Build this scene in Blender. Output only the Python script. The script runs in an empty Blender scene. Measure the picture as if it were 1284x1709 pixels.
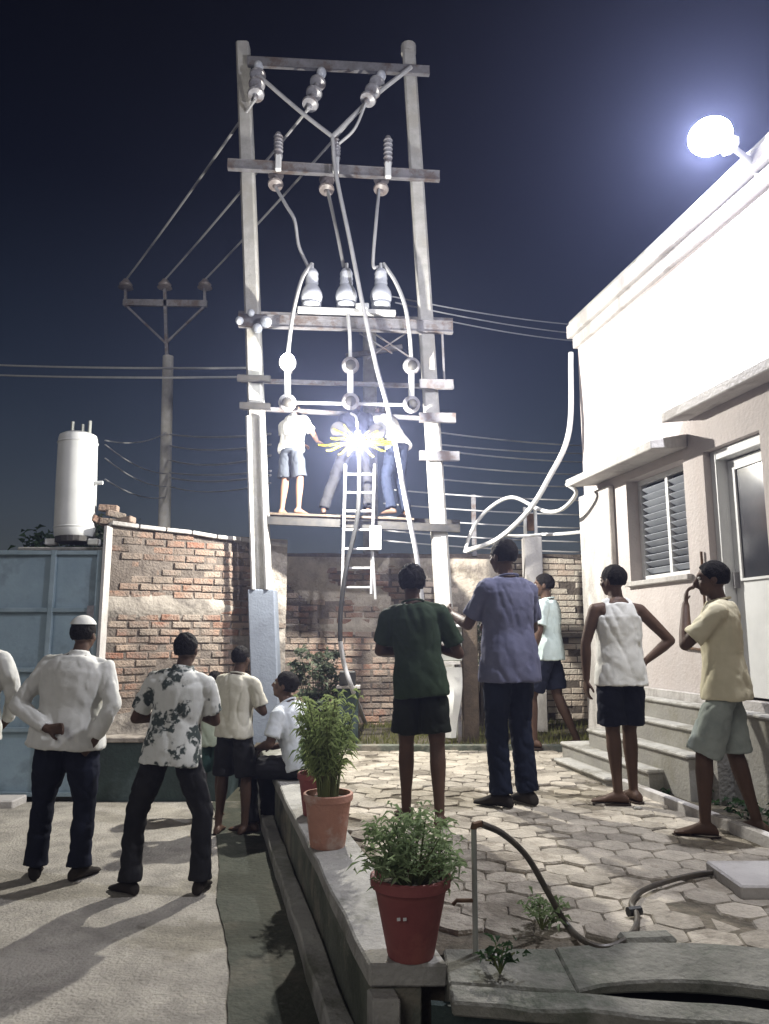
import bpy, bmesh, math, random
from mathutils import Vector as V, Matrix, noise, Euler
R = math.radians
random.seed(11)
SC = bpy.context.scene
COL = SC.collection

# ------------------------------------------------------------------ camera
CZ = 1.62
F = 1250.0                      # focal length in pixels of the 1284 x 1709 photograph
PITCH = math.atan(205.5 / F)
cam_d = bpy.data.cameras.new('camera')
cam_d.sensor_fit = 'VERTICAL'; cam_d.sensor_height = 36.0; cam_d.lens = F / 1709.0 * 36.0
cam_d.clip_start = 0.05; cam_d.clip_end = 2000
cam = bpy.data.objects.new('camera', cam_d); COL.objects.link(cam)
cam.location = (0, 0, CZ); cam.rotation_euler = (R(90) + PITCH, 0, 0)
SC.camera = cam

# ------------------------------------------------------------------ world, sun, exposure
SUN_EL, SUN_AZ = R(34), R(205)          # soft weak light from behind the camera, slightly left
w = bpy.data.worlds.new('World'); SC.world = w; w.use_nodes = True
nt = w.node_tree; nt.nodes.clear()
wo = nt.nodes.new('ShaderNodeOutputWorld'); bg = nt.nodes.new('ShaderNodeBackground')
sky = nt.nodes.new('ShaderNodeTexSky'); sky.sky_type = 'NISHITA'; sky.sun_disc = False
sky.sun_elevation = SUN_EL; sky.sun_rotation = SUN_AZ
tc = nt.nodes.new('ShaderNodeTexCoord'); sx = nt.nodes.new('ShaderNodeSeparateXYZ')
ramp = nt.nodes.new('ShaderNodeValToRGB'); mul = nt.nodes.new('ShaderNodeMix')
mul.data_type = 'RGBA'; mul.blend_type = 'MULTIPLY'; mul.inputs[0].default_value = 1.0
e = ramp.color_ramp.elements
e[0].position = 0.0; e[0].color = (0.36, 0.325, 0.31, 1)
e[1].position = 0.72; e[1].color = (0.002, 0.0015, 0.009, 1)
for p, c in ((0.14, (0.30, 0.265, 0.255, 1)), (0.34, (0.125, 0.12, 0.135, 1)), (0.52, (0.018, 0.022, 0.040, 1))):
    x = e.new(p); x.color = c
nt.links.new(tc.outputs['Generated'], sx.inputs[0]); nt.links.new(sx.outputs['Z'], ramp.inputs[0])
nt.links.new(sky.outputs[0], mul.inputs[6]); nt.links.new(ramp.outputs[0], mul.inputs[7])
sn = nt.nodes.new('ShaderNodeTexNoise'); sn.inputs['Scale'].default_value = 1.7; sn.inputs['Detail'].default_value = 4
sm = nt.nodes.new('ShaderNodeMapRange'); sm.inputs[1].default_value = .3; sm.inputs[2].default_value = .7; sm.inputs[3].default_value = .75; sm.inputs[4].default_value = 1.2
nt.links.new(tc.outputs['Generated'], sn.inputs['Vector']); nt.links.new(sn.outputs['Fac'], sm.inputs[0])
sv = nt.nodes.new('ShaderNodeVectorMath'); sv.operation = 'SCALE'
nt.links.new(mul.outputs[2], sv.inputs[0]); nt.links.new(sm.outputs[0], sv.inputs['Scale'])
nt.links.new(sv.outputs[0], bg.inputs[0]); bg.inputs[1].default_value = 0.05
nt.links.new(bg.outputs[0], wo.inputs[0])

sd = bpy.data.lights.new('sun', 'SUN'); sd.energy = 0.5; sd.angle = R(25); sd.color = (1.0, 0.96, 0.90)
sun = bpy.data.objects.new('sun', sd); COL.objects.link(sun)
# sun position direction: azimuth measured like the sky texture (from +Y clockwise seen from above)
sdir = V((math.sin(SUN_AZ) * math.cos(SUN_EL), math.cos(SUN_AZ) * math.cos(SUN_EL), math.sin(SUN_EL)))
sun.rotation_euler = (-sdir).to_track_quat('-Z', 'Y').to_euler()

vs = SC.view_settings
vs.view_transform = 'Standard'; vs.look = 'None'; vs.exposure = 0.2; vs.gamma = 1.0; vs.use_curve_mapping = False
SC.render.engine = 'CYCLES'
SC.cycles.use_denoising = True
SC.cycles.max_bounces = 5; SC.cycles.diffuse_bounces = 2; SC.cycles.glossy_bounces = 2
SC.cycles.transmission_bounces = 4; SC.cycles.volume_bounces = 0; SC.cycles.transparent_max_bounces = 8
SC.cycles.sample_clamp_indirect = 4.0
SC.cycles.caustics_reflective = False; SC.cycles.caustics_refractive = False

# ------------------------------------------------------------------ helpers
def ray(px, py):
    xc = (px - 642) / F; yc = (854.5 - py) / F
    hor = math.cos(PITCH) - yc * math.sin(PITCH); up = math.sin(PITCH) + yc * math.cos(PITCH)
    return xc / hor, up / hor
def at(px, py, Y):
    a, b = ray(px, py); return V((a * Y, Y, CZ + b * Y))
def gp(px, py, z=0.0):
    a, b = ray(px, py); Y = (z - CZ) / b; return V((a * Y, Y, z))

def worigin(o):
    v = V((0, 0, 0))
    while o is not None:
        v = v + o.location; o = o.parent
    return v

class MB:
    def __init__(self): self.v = []; self.f = []
    def add(self, vs, fs):
        n = len(self.v); self.v += [V(p) for p in vs]; self.f += [tuple(i + n for i in f) for f in fs]
    def box(self, c, s, rot=None):
        c = V(c); h = V(s) * 0.5
        vs = [V((x * h.x, y * h.y, z * h.z)) for z in (-1, 1) for y in (-1, 1) for x in (-1, 1)]
        if rot is not None: vs = [rot @ p for p in vs]
        self.add([p + c for p in vs], [(0, 2, 3, 1), (4, 5, 7, 6), (0, 1, 5, 4), (2, 6, 7, 3), (0, 4, 6, 2), (1, 3, 7, 5)])
    def bb(self, lo, hi):
        lo = V(lo); hi = V(hi); self.box((lo + hi) / 2, hi - lo)
    def bar(self, a, b, wd, ht, up=V((0, 0, 1))):
        a = V(a); b = V(b); d = (b - a); L = d.length; d.normalize()
        s = d.cross(up); 
        if s.length < 1e-4: s = d.cross(V((0, 1, 0)))
        s.normalize(); u = s.cross(d)
        m = Matrix((s, d, u)).transposed()
        self.box((a + b) / 2, (wd, L, ht), m)
    def rings(self, rs, cap=True):
        n = len(rs[0]); vs = [p for r in rs for p in r]; fs = []
        for k in range(len(rs) - 1):
            for i in range(n):
                j = (i + 1) % n
                fs.append((k * n + i, k * n + j, (k + 1) * n + j, (k + 1) * n + i))
        if cap:
            fs.append(tuple(range(n - 1, -1, -1))); b = (len(rs) - 1) * n
            fs.append(tuple(b + i for i in range(n)))
        self.add(vs, fs)
    def tube(self, pts, r, n=8, cap=True):
        pts = [V(p) for p in pts]; m = len(pts)
        rr = r if isinstance(r, (list, tuple)) else [r] * m
        d0 = (pts[1] - pts[0]).normalized()
        s = d0.cross(V((0, 0, 1)))
        if s.length < 1e-3: s = d0.cross(V((0, 1, 0)))
        s.normalize(); rs = []
        for i, p in enumerate(pts):
            d = (pts[min(i + 1, m - 1)] - pts[max(i - 1, 0)])
            if d.length < 1e-9: d = d0
            d.normalize(); s = s - d * s.dot(d)
            if s.length < 1e-6: s = d.orthogonal()
            s.normalize(); t = d.cross(s)
            rs.append([p + (s * math.cos(a) + t * math.sin(a)) * rr[i] for a in [2 * math.pi * k / n for k in range(n)]])
        self.rings(rs, cap)
    def capsule(self, a, b, ra, rb, n=12):
        a = V(a); b = V(b); d = b - a
        if d.length < 1e-6: d = V((0, 0, 1e-4)); b = a + d
        d.normalize(); pts = []; rr = []
        for k in range(4):
            t = R(80 - 80 * k / 3); pts.append(a - d * ra * math.sin(t)); rr.append(ra * math.cos(t))
        for k in range(4):
            t = R(80 * k / 3); pts.append(b + d * rb * math.sin(t)); rr.append(rb * math.cos(t))
        self.tube(pts, rr, n)
    def chain(self, pts, rr, n=12):
        for i in range(len(pts) - 1): self.capsule(pts[i], pts[i + 1], rr[i], rr[i + 1], n)
    def ell(self, c, r, rot=None, n=12, m=8):
        c = V(c); rs = []
        for k in range(m + 1):
            t = math.pi * (0.02 + 0.96 * k / m); ring = []
            for i in range(n):
                a = 2 * math.pi * i / n
                p = V((r[0] * math.sin(t) * math.cos(a), r[1] * math.sin(t) * math.sin(a), -r[2] * math.cos(t)))
                if rot is not None: p = rot @ p
                ring.append(c + p)
            rs.append(ring)
        self.rings(rs)
    def lathe(self, prof, c, n=16, axis=None):
        c = V(c); M = Matrix.Identity(3) if axis is None else V((0, 0, 1)).rotation_difference(V(axis).normalized()).to_matrix()
        self.rings([[c + M @ V((r * math.cos(2 * math.pi * i / n), r * math.sin(2 * math.pi * i / n), z)) for i in range(n)] for r, z in prof])
    def mesh(self, name, org=V((0, 0, 0))):
        me = bpy.data.meshes.new(name)
        me.from_pydata([tuple(p - org) for p in self.v], [], self.f); me.update()
        return me
    def build(self, name, m, parent=None, smooth=False, bevel=0.0, loc=None, local=False):
        """vertices are in world space unless local; loc = origin of a top-level mesh"""
        org = V((0, 0, 0))
        if not local: org = worigin(parent) if parent is not None else (V(loc) if loc is not None else org)
        me = self.mesh(name, org)
        bm = bmesh.new(); bm.from_mesh(me); bmesh.ops.recalc_face_normals(bm, faces=bm.faces)
        if bevel > 0:
            ed = [e for e in bm.edges if len(e.link_faces) == 2 and e.calc_face_angle(0) > R(40)]
            bmesh.ops.bevel(bm, geom=ed, offset=bevel, segments=1, affect='EDGES')
        bm.to_mesh(me); bm.free()
        if smooth:
            me.polygons.foreach_set('use_smooth', [True] * len(me.polygons))
            try: me.set_sharp_from_angle(angle=R(45))
            except Exception: pass
        me.materials.append(m)
        o = bpy.data.objects.new(name, me); COL.objects.link(o)
        if parent is not None: o.parent = parent
        elif loc is not None: o.location = loc
        return o

def tag(o, label, cat, group=None, kind=None):
    if label: o['label'] = label
    if cat: o['category'] = cat
    if group: o['group'] = group
    if kind: o['kind'] = kind
    return o
def thing(name, label, cat, loc=(0, 0, 0), rz=0, group=None):
    o = bpy.data.objects.new(name, None); COL.objects.link(o)
    o.empty_display_size = 0.1; o.location = loc; o.rotation_euler = (0, 0, rz)
    return tag(o, label, cat, group)

# ------------------------------------------------------------------ materials
M = {}
def mat(name, c1, c2=None, rough=0.8, scale=6.0, bump=0.0, bscale=40.0, metal=0.0, spec=0.3, detail=6, emis=None, estr=0.0,
        rand=0.0, coord='Object', lo=0.35, hi=0.65, c3=None, s3=1.3, stretch=1.0):
    m = bpy.data.materials.new(name); m.use_nodes = True; t = m.node_tree
    b = t.nodes['Principled BSDF']; b.inputs['Roughness'].default_value = rough
    b.inputs['Metallic'].default_value = metal; b.inputs['Specular IOR Level'].default_value = spec
    co = t.nodes.new('ShaderNodeTexCoord')
    geo = t.nodes.new('ShaderNodeNewGeometry')
    src = geo.outputs['Position'] if coord == 'World' else co.outputs[coord]
    out = None
    if c2 is None: c2 = tuple(x * 0.8 for x in c1[:3])
    nz = t.nodes.new('ShaderNodeTexNoise'); nz.inputs['Scale'].default_value = scale; nz.inputs['Detail'].default_value = detail
    nz.inputs['Roughness'].default_value = 0.65
    t.links.new(src, nz.inputs['Vector'])
    cr = t.nodes.new('ShaderNodeValToRGB'); cr.color_ramp.elements[0].position = lo; cr.color_ramp.elements[1].position = hi
    cr.color_ramp.elements[0].color = (*c1[:3], 1); cr.color_ramp.elements[1].color = (*c2[:3], 1)
    t.links.new(nz.outputs['Fac'], cr.inputs[0]); out = cr.outputs[0]
    if c3 is not None:                       # large stains / patches
        n3 = t.nodes.new('ShaderNodeTexNoise'); n3.inputs['Scale'].default_value = s3; n3.inputs['Detail'].default_value = 8
        n3.inputs['Roughness'].default_value = 0.7
        mp = t.nodes.new('ShaderNodeMapping'); mp.inputs['Scale'].default_value = (1, 1, stretch)
        t.links.new(src, mp.inputs['Vector']); t.links.new(mp.outputs[0], n3.inputs['Vector'])
        r3 = t.nodes.new('ShaderNodeMapRange'); r3.inputs[1].default_value = 0.50; r3.inputs[2].default_value = 0.62
        t.links.new(n3.outputs['Fac'], r3.inputs[0])
        mx = t.nodes.new('ShaderNodeMix'); mx.data_type = 'RGBA'; mx.inputs[7].default_value = (*c3[:3], 1)
        t.links.new(r3.outputs[0], mx.inputs[0]); t.links.new(out, mx.inputs[6]); out = mx.outputs[2]
    if rand > 0:
        oi = t.nodes.new('ShaderNodeObjectInfo'); mr = t.nodes.new('ShaderNodeMapRange')
        mr.inputs[3].default_value = 1 - rand; mr.inputs[4].default_value = 1 + rand
        t.links.new(oi.outputs['Random'], mr.inputs[0])
        vm = t.nodes.new('ShaderNodeVectorMath'); vm.operation = 'SCALE'
        t.links.new(out, vm.inputs[0]); t.links.new(mr.outputs[0], vm.inputs['Scale']); out = vm.outputs[0]
    t.links.new(out, b.inputs['Base Color'])
    if bump > 0:
        nb = t.nodes.new('ShaderNodeTexNoise'); nb.inputs['Scale'].default_value = bscale; nb.inputs['Detail'].default_value = 5
        t.links.new(src, nb.inputs['Vector'])
        bp = t.nodes.new('ShaderNodeBump'); bp.inputs['Strength'].default_value = bump; bp.inputs['Distance'].default_value = 0.02
        t.links.new(nb.outputs['Fac'], bp.inputs['Height']); t.links.new(bp.outputs[0], b.inputs['Normal'])
    if emis:
        b.inputs['Emission Color'].default_value = (*emis, 1); b.inputs['Emission Strength'].default_value = estr
    M[name] = m; return m

mat('road', (.36, .335, .29), (.22, .205, .18), .85, 5, .8, 50, c3=(.43, .40, .35), s3=.9, coord='World')
mat('soil', (.10, .085, .06), (.05, .045, .035), .95, 9, .8, 30, coord='World')
mat('ground', (.09, .085, .06), (.05, .05, .035), .95, 1.2, .5, 12, coord='World')
mat('paver', (.45, .405, .335), (.30, .27, .22), .85, 7, .8, 40, rand=.26, coord='World', c3=(.19, .165, .13), s3=2.4)
mat('joint_sand', (.17, .145, .11), (.09, .08, .06), .95, 14, .8, 40, coord='World')
mat('concrete_kerb', (.24, .235, .205), (.13, .13, .11), .9, 5, .8, 28, coord='World', c3=(.10, .11, .085), s3=2.6)
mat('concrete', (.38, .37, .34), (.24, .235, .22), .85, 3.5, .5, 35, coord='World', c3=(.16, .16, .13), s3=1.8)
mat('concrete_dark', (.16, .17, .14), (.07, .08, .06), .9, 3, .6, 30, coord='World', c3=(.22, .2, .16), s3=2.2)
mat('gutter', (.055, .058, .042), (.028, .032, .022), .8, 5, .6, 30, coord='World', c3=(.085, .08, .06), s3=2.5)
mat('plinth_dark', (.035, .055, .05), (.02, .028, .026), .7, 4, .5, 25, coord='World', c3=(.06, .085, .085), s3=2.0)
mat('pole', (.50, .49, .465), (.37, .36, .335), .8, 8, .25, 60, coord='World', c3=(.40, .38, .34), s3=3)
mat('muff', (.22, .25, .30), (.17, .19, .23), .75, 4, .2, 40, coord='World')
mat('steel', (.24, .235, .25), (.16, .155, .16), .55, 9, .2, 50, metal=.3, coord='World', c3=(.13, .10, .085), s3=5)
mat('steel_dark', (.035, .035, .035), (.06, .055, .05), .6, 9, .1, 50, metal=.3, coord='World')
mat('porcelain', (.60, .62, .66), (.48, .50, .55), .25, 7, 0, spec=.5, coord='World')
mat('porcelain_grey', (.36, .36, .38), (.22, .21, .22), .3, 7, 0, spec=.5, coord='World', c3=(.16, .13, .12), s3=6)
mat('porcelain_brown', (.16, .13, .12), (.28, .25, .24), .3, 7, 0, spec=.5, coord='World')
mat('cable', (.40, .40, .41), (.32, .32, .33), .5, 5, coord='World')
mat('wire', (.52, .52, .53), (.42, .42, .43), .5, 5, coord='World')
mat('cable_black', (.018, .018, .018), (.03, .03, .03), .5, 5, coord='World')
mat('pvc', (.54, .54, .53), (.46, .46, .45), .45, 5, coord='World')
mat('yellow', (.16, .13, .0012), (.13, .11, .001), .45, 12, coord='World')
mat('house', (.56, .51, .49), (.48, .44, .425), .85, 1.6, .35, 35, coord='World', c3=(.49, .44, .42), s3=2.6, stretch=.25)
mat('house_trim', (.52, .50, .475), (.42, .40, .385), .8, 3, .35, 40, coord='World', c3=(.33, .31, .29), s3=3.2, stretch=.4)
mat('house_step', (.34, .33, .30), (.26, .25, .23), .8, 4, .3, 40, coord='World', c3=(.25, .24, .20), s3=2.5)
mat('house_tread', (.42, .41, .375), (.30, .29, .265), .85, 5, .5, 35, coord='World', c3=(.22, .21, .18), s3=3.5)
mat('white_paint', (.72, .73, .73), (.64, .65, .65), .5, 5, .05, 40, coord='World')
mat('slat', (.36, .38, .42), (.28, .30, .34), .45, 5, coord='World')
mat('glass_dark', (.02, .022, .028), (.035, .035, .045), .12, 3, spec=.5, coord='World')
mat('dark_void', (.01, .01, .011), (.015, .015, .015), .9, 3)
mat('gate', (.27, .36, .42), (.22, .30, .36), .5, 2.5, .12, 22, coord='World', c3=(.19, .25, .29), s3=2.2)
mat('gate_frame', (.30, .38, .43), (.20, .27, .31), .5, 4, .1, 30, coord='World')
mat('tank', (.70, .71, .70), (.60, .61, .60), .45, 3, .05, 20, coord='World')
mat('plaster', (.42, .38, .33), (.28, .25, .215), .9, 4, .6, 30, coord='World', c3=(.14, .125, .11), s3=2.4)
mat('plaster_light', (.54, .48, .40), (.38, .335, .28), .9, 6, .8, 30, coord='World', c3=(.22, .19, .16), s3=2.6)
mat('mortar', (.20, .17, .145), (.12, .10, .085), .95, 9, .8, 40, coord='World')
mat('terracotta', (.46, .24, .175), (.38, .19, .14), .75, 6, .3, 40, c3=(.50, .36, .30), s3=7)
mat('pot_red', (.26, .075, .072), (.20, .055, .055), .7, 5, .12, 30, spec=.4, c3=(.30, .10, .085), s3=4)
mat('leaf', (.33, .42, .23), (.19, .27, .12), .6, 9, rand=.1)
mat('leaf_light', (.36, .43, .19), (.24, .31, .12), .6, 9)
mat('leaf_dark', (.035, .075, .025), (.02, .045, .016), .6, 9)
mat('leaf_grey', (.16, .19, .13), (.09, .115, .075), .6, 9)
mat('stem', (.14, .17, .06), (.09, .10, .04), .7, 9)
mat('grass', (.22, .22, .08), (.15, .16, .05), .8, 4, coord='World')
mat('wood', (.12, .09, .065), (.07, .055, .04), .8, 8, .3, 40, coord='World')
mat('bark', (.08, .065, .05), (.05, .04, .03), .9, 12, .5, 30)
mat('metal_box', (.34, .35, .32), (.26, .27, .25), .55, 4, .1, 30, coord='World')
mat('rust', (.16, .09, .05), (.09, .06, .04), .8, 12, .3, 40, coord='World')
mat('hose', (.10, .085, .065), (.05, .045, .04), .45, 14, coord='World')
mat('hose_grey', (.30, .28, .25), (.20, .18, .16), .45, 14, coord='World')
mat('skin', (.085, .047, .030), (.065, .036, .023), .6, 6, .1, 60)
mat('skin_light', (.25, .14, .09), (.20, .11, .07), .6, 6, .1, 60)
mat('hair', (.007, .006, .0055), (.012, .010, .009), .75, 40, .5, 120, spec=.08)
mat('eye', (.55, .53, .50), (.5, .48, .45), .3, 4)
for nm, a, b in (('c_white', (.66, .66, .63), (.58, .58, .55)), ('c_cream', (.58, .56, .48), (.50, .48, .40)),
                 ('c_yellowish', (.60, .55, .40), (.52, .48, .34)), ('c_green', (.030, .048, .026), (.022, .036, .020)),
                 ('c_greendark', (.014, .018, .012), (.010, .012, .009)), ('c_lavender', (.13, .135, .20), (.10, .105, .165)),
                 ('c_navy', (.011, .013, .025), (.008, .010, .018)), ('c_black', (.012, .012, .014), (.02, .02, .022)),
                 ('c_grey', (.055, .062, .075), (.04, .045, .055)), ('c_palegreen', (.42, .47, .38), (.35, .40, .31)),
                 ('c_teal', (.035, .075, .065), (.025, .05, .045)), ('c_shorts_pale', (.30, .33, .30), (.22, .25, .23)),
                 ('c_aqua', (.52, .60, .58), (.45, .53, .52)), ('c_blueshirt', (.62, .66, .70), (.55, .59, .64)),
                 ('c_darkblue', (.010, .014, .028), (.007, .010, .02)), ('shoe', (.015, .013, .012), (.03, .025, .02)),
                 ('sandal', (.05, .035, .025), (.03, .022, .018))):
    mat(nm, a, b, .85, 5, .06, 120, spec=.15)

def brick_material():
    m = bpy.data.materials.new('brick'); m.use_nodes = True; t = m.node_tree; b = t.nodes['Principled BSDF']
    b.inputs['Roughness'].default_value = .9; b.inputs['Specular IOR Level'].default_value = .15
    oi = t.nodes.new('ShaderNodeObjectInfo'); cr = t.nodes.new('ShaderNodeValToRGB'); cr.color_ramp.interpolation = 'LINEAR'
    els = cr.color_ramp.elements
    els[0].position = 0; els[0].color = (.28, .125, .082, 1); els[1].position = 1; els[1].color = (.32, .25, .20, 1)
    for p, c in ((.2, (.23, .115, .078, 1)), (.4, (.35, .20, .135, 1)), (.6, (.18, .115, .088, 1)), (.8, (.42, .31, .235, 1))):
        x = els.new(p); x.color = c
    t.links.new(oi.outputs['Random'], cr.inputs[0])
    geo = t.nodes.new('ShaderNodeNewGeometry'); nz = t.nodes.new('ShaderNodeTexNoise')
    nz.inputs['Scale'].default_value = 2.6; nz.inputs['Detail'].default_value = 9; nz.inputs['Roughness'].default_value = .72
    t.links.new(geo.outputs['Position'], nz.inputs['Vector'])
    mr = t.nodes.new('ShaderNodeMapRange'); mr.inputs[1].default_value = .36; mr.inputs[2].default_value = .62
    t.links.new(nz.outputs['Fac'], mr.inputs[0])
    mx = t.nodes.new('ShaderNodeMix'); mx.data_type = 'RGBA'; mx.inputs[7].default_value = (.36, .31, .26, 1)
    t.links.new(mr.outputs[0], mx.inputs[0]); t.links.new(cr.outputs[0], mx.inputs[6])
    n2 = t.nodes.new('ShaderNodeTexNoise'); n2.inputs['Scale'].default_value = 1.3; n2.inputs['Detail'].default_value = 8
    n2.inputs['Roughness'].default_value = .7
    t.links.new(geo.outputs['Position'], n2.inputs['Vector'])
    m2 = t.nodes.new('ShaderNodeMapRange'); m2.inputs[1].default_value = .48; m2.inputs[2].default_value = .68
    t.links.new(n2.outputs['Fac'], m2.inputs[0])
    mx2 = t.nodes.new('ShaderNodeMix'); mx2.data_type = 'RGBA'; mx2.inputs[7].default_value = (.075, .06, .05, 1)
    t.links.new(m2.outputs[0], mx2.inputs[0]); t.links.new(mx.outputs[2], mx2.inputs[6])
    t.links.new(mx2.outputs[2], b.inputs['Base Color'])
    nb = t.nodes.new('ShaderNodeTexNoise'); nb.inputs['Scale'].default_value = 45; nb.inputs['Detail'].default_value = 5
    t.links.new(geo.outputs['Position'], nb.inputs['Vector'])
    bp = t.nodes.new('ShaderNodeBump'); bp.inputs['Strength'].default_value = .9; bp.inputs['Distance'].default_value = .02
    t.links.new(nb.outputs['Fac'], bp.inputs['Height']); t.links.new(bp.outputs[0], b.inputs['Normal'])
    M['brick'] = m
brick_material()

def print_material():
    """white shirt cloth with dark flower blotches printed on it"""
    m = mat('c_print', (.66, .67, .64), (.60, .61, .58), .85, 5, .06, 120, spec=.15)
    t = m.node_tree; b = t.nodes['Principled BSDF']
    co = t.nodes.new('ShaderNodeTexCoord'); vo = t.nodes.new('ShaderNodeTexVoronoi'); vo.inputs['Scale'].default_value = 7.0
    nz = t.nodes.new('ShaderNodeTexNoise'); nz.inputs['Scale'].default_value = 16; nz.inputs['Detail'].default_value = 4
    t.links.new(co.outputs['Object'], nz.inputs['Vector'])
    ml = t.nodes.new('ShaderNodeVectorMath'); ml.operation = 'SCALE'; ml.inputs['Scale'].default_value = .16
    t.links.new(nz.outputs['Color'], ml.inputs[0])
    ad = t.nodes.new('ShaderNodeVectorMath'); t.links.new(co.outputs['Object'], ad.inputs[0]); t.links.new(ml.outputs[0], ad.inputs[1])
    t.links.new(ad.outputs[0], vo.inputs['Vector'])
    r = t.nodes.new('ShaderNodeMapRange'); r.inputs[1].default_value = .40; r.inputs[2].default_value = .50; r.inputs[3].default_value = 1; r.inputs[4].default_value = 0
    t.links.new(vo.outputs['Distance'], r.inputs[0])
    n2 = t.nodes.new('ShaderNodeTexNoise'); n2.inputs['Scale'].default_value = 30; t.links.new(co.outputs['Object'], n2.inputs['Vector'])
    r2 = t.nodes.new('ShaderNodeMapRange'); r2.inputs[1].default_value = .36; r2.inputs[2].default_value = .46
    t.links.new(n2.outputs['Fac'], r2.inputs[0])
    mu = t.nodes.new('ShaderNodeMath'); mu.operation = 'MULTIPLY'; t.links.new(r.outputs[0], mu.inputs[0]); t.links.new(r2.outputs[0], mu.inputs[1])
    mx = t.nodes.new('ShaderNodeMix'); mx.data_type = 'RGBA'; mx.inputs[7].default_value = (.06, .075, .07, 1)
    old = b.inputs['Base Color'].links[0].from_socket
    t.links.new(mu.outputs[0], mx.inputs[0]); t.links.new(old, mx.inputs[6]); t.links.new(mx.outputs[2], b.inputs['Base Color'])
print_material()
def translucent(nm, f):
    m = M[nm]; t = m.node_tree; b = t.nodes['Principled BSDF']; o = t.nodes['Material Output']
    tr = t.nodes.new('ShaderNodeBsdfTranslucent'); mx = t.nodes.new('ShaderNodeMixShader'); mx.inputs[0].default_value = f
    t.links.new(b.inputs['Base Color'].links[0].from_socket, tr.inputs['Color'])
    t.links.new(b.outputs[0], mx.inputs[1]); t.links.new(tr.outputs[0], mx.inputs[2]); t.links.new(mx.outputs[0], o.inputs['Surface'])
for nm in ('leaf', 'leaf_light', 'leaf_dark', 'leaf_grey', 'grass'): translucent(nm, .45)

# ------------------------------------------------------------------ ground, road
PZ = 0.42                                   # height of the paved platform above the road
def EX(Y): return -0.0817 - 0.239 * (Y - 3.154)      # outer edge of the platform
def FX(Y): return 2.17 + 0.191 * (8.0 - Y)           # house facade line

g = MB(); g.add([(-400, -60, -.02), (400, -60, -.02), (400, 700, -.02), (-400, 700, -.02)], [(0, 1, 2, 3)])
tag(g.build('ground', M['ground']), 'dark bare ground beyond the walls', 'ground', kind='structure')
g = MB(); nx, ny = 44, 60
for j in range(ny + 1):
    for i in range(nx + 1):
        X = -5.6 + 9.0 * i / nx; Y = -2.5 + 10.25 * j / ny
        g.v.append(V((X, Y, .0 + .008 * noise.noise(V((X * .9, Y * .9, 3))) + .004 * noise.noise(V((X * 4, Y * 4, 7))))))
for j in range(ny):
    for i in range(nx):
        a = j * (nx + 1) + i; g.f.append((a, a + 1, a + nx + 2, a + nx + 1))
tag(g.build('road', M['road'], smooth=True), 'worn pale concrete road in front of the gate', 'road', kind='structure')

# paved platform: base with a drain slot near its front edge
g = MB()
FY = 2.84
def plat(x0y0, x1y1): pass
pts_l = [(EX(Y) + .16, Y) for Y in (3.12, 4, 5, 6, 7, 8, 9.7)]
rightx = 6.0
vs_t = []
for X, Y in pts_l: vs_t += [V((X, Y, PZ - .014)), V((rightx, Y, PZ - .014)), V((X, Y, -.05)), V((rightx, Y, -.05))]
fs = []
for k in range(len(pts_l) - 1):
    a = k * 4; b2 = a + 4
    fs += [(a, a + 1, b2 + 1, b2), (a, b2, b2 + 2, a + 2)]
fs += [(0, 2, 3, 1)]
g.add(vs_t, fs)
pav = tag(g.build('pavement', M['joint_sand']), 'raised yard paved with hexagonal concrete blocks', 'pavement', kind='structure')

# hexagonal pavers
def hexmesh(seed):
    rnd = random.Random(seed); b = MB(); W = .1195
    r0 = []; r1 = []; r2 = []
    for k in range(12):
        a = R(30 * k); rad = W * (.870 if k % 2 else .985) * rnd.uniform(.965, 1.0)
        c = V((math.cos(a + R(30)) * rad, math.sin(a + R(30)) * rad * .935, 0))
        r0.append(c + V((0, 0, -.05))); r1.append(c + V((0, 0, -.009))); r2.append(c * .945 + V((0, 0, rnd.uniform(-.001, .003))))
    b.rings([r0, r1, r2])
    me = b.mesh('paver'); me.materials.append(M['paver'])
    bm = bmesh.new(); bm.from_mesh(me); bmesh.ops.recalc_face_normals(bm, faces=bm.faces); bm.to_mesh(me); bm.free()
    return me
HX = [hexmesh(i) for i in range(7)]
cells = []
rotp = R(-8)
for j in range(-40, 90):
    for i in range(-40, 60):
        u = (i + .5 * (j % 2)) * .205; v_ = j * .166
        X = .6 + u * math.cos(rotp) - v_ * math.sin(rotp); Y = 3.2 + u * math.sin(rotp) + v_ * math.cos(rotp)
        if Y < 3.16 + (.1 if X < .9 else -.12) or Y > 8.22: continue
        if X < EX(Y) + .30 or X > FX(Y) - .10: continue
        if X / Y > .62: continue
        if X > FX(Y) - .62 and Y < 7.6: continue       # planting bed and steps
        cells.append((Y, X))
cells.sort()
rest = MB()
for n, (Y, X) in enumerate(cells):
    z = PZ + random.uniform(-.010, .005) - (.008 if random.random() < .08 else 0) + .014 * noise.noise(V((X * 1.1, Y * 1.1, 0)))
    rz = random.uniform(-.05, .05) + random.choice([0, math.pi]) - .14
    me = HX[random.randrange(7)]
    if n < 300:
        o = bpy.data.objects.new('paver', me); COL.objects.link(o); o.parent = pav
        o.location = (X, Y, z); o.rotation_euler = (random.uniform(-.035, .035), random.uniform(-.035, .035), rz)
    else:
        m4 = Matrix.Rotation(rz, 3, 'Z')
        rest.add([m4 @ p.co + V((X, Y, z)) for p in me.vertices], [tuple(p.vertices) for p in me.polygons])
if rest.v:
    o = rest.build('far_pavers', M['paver'], pav); o['kind'] = 'stuff'

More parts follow.
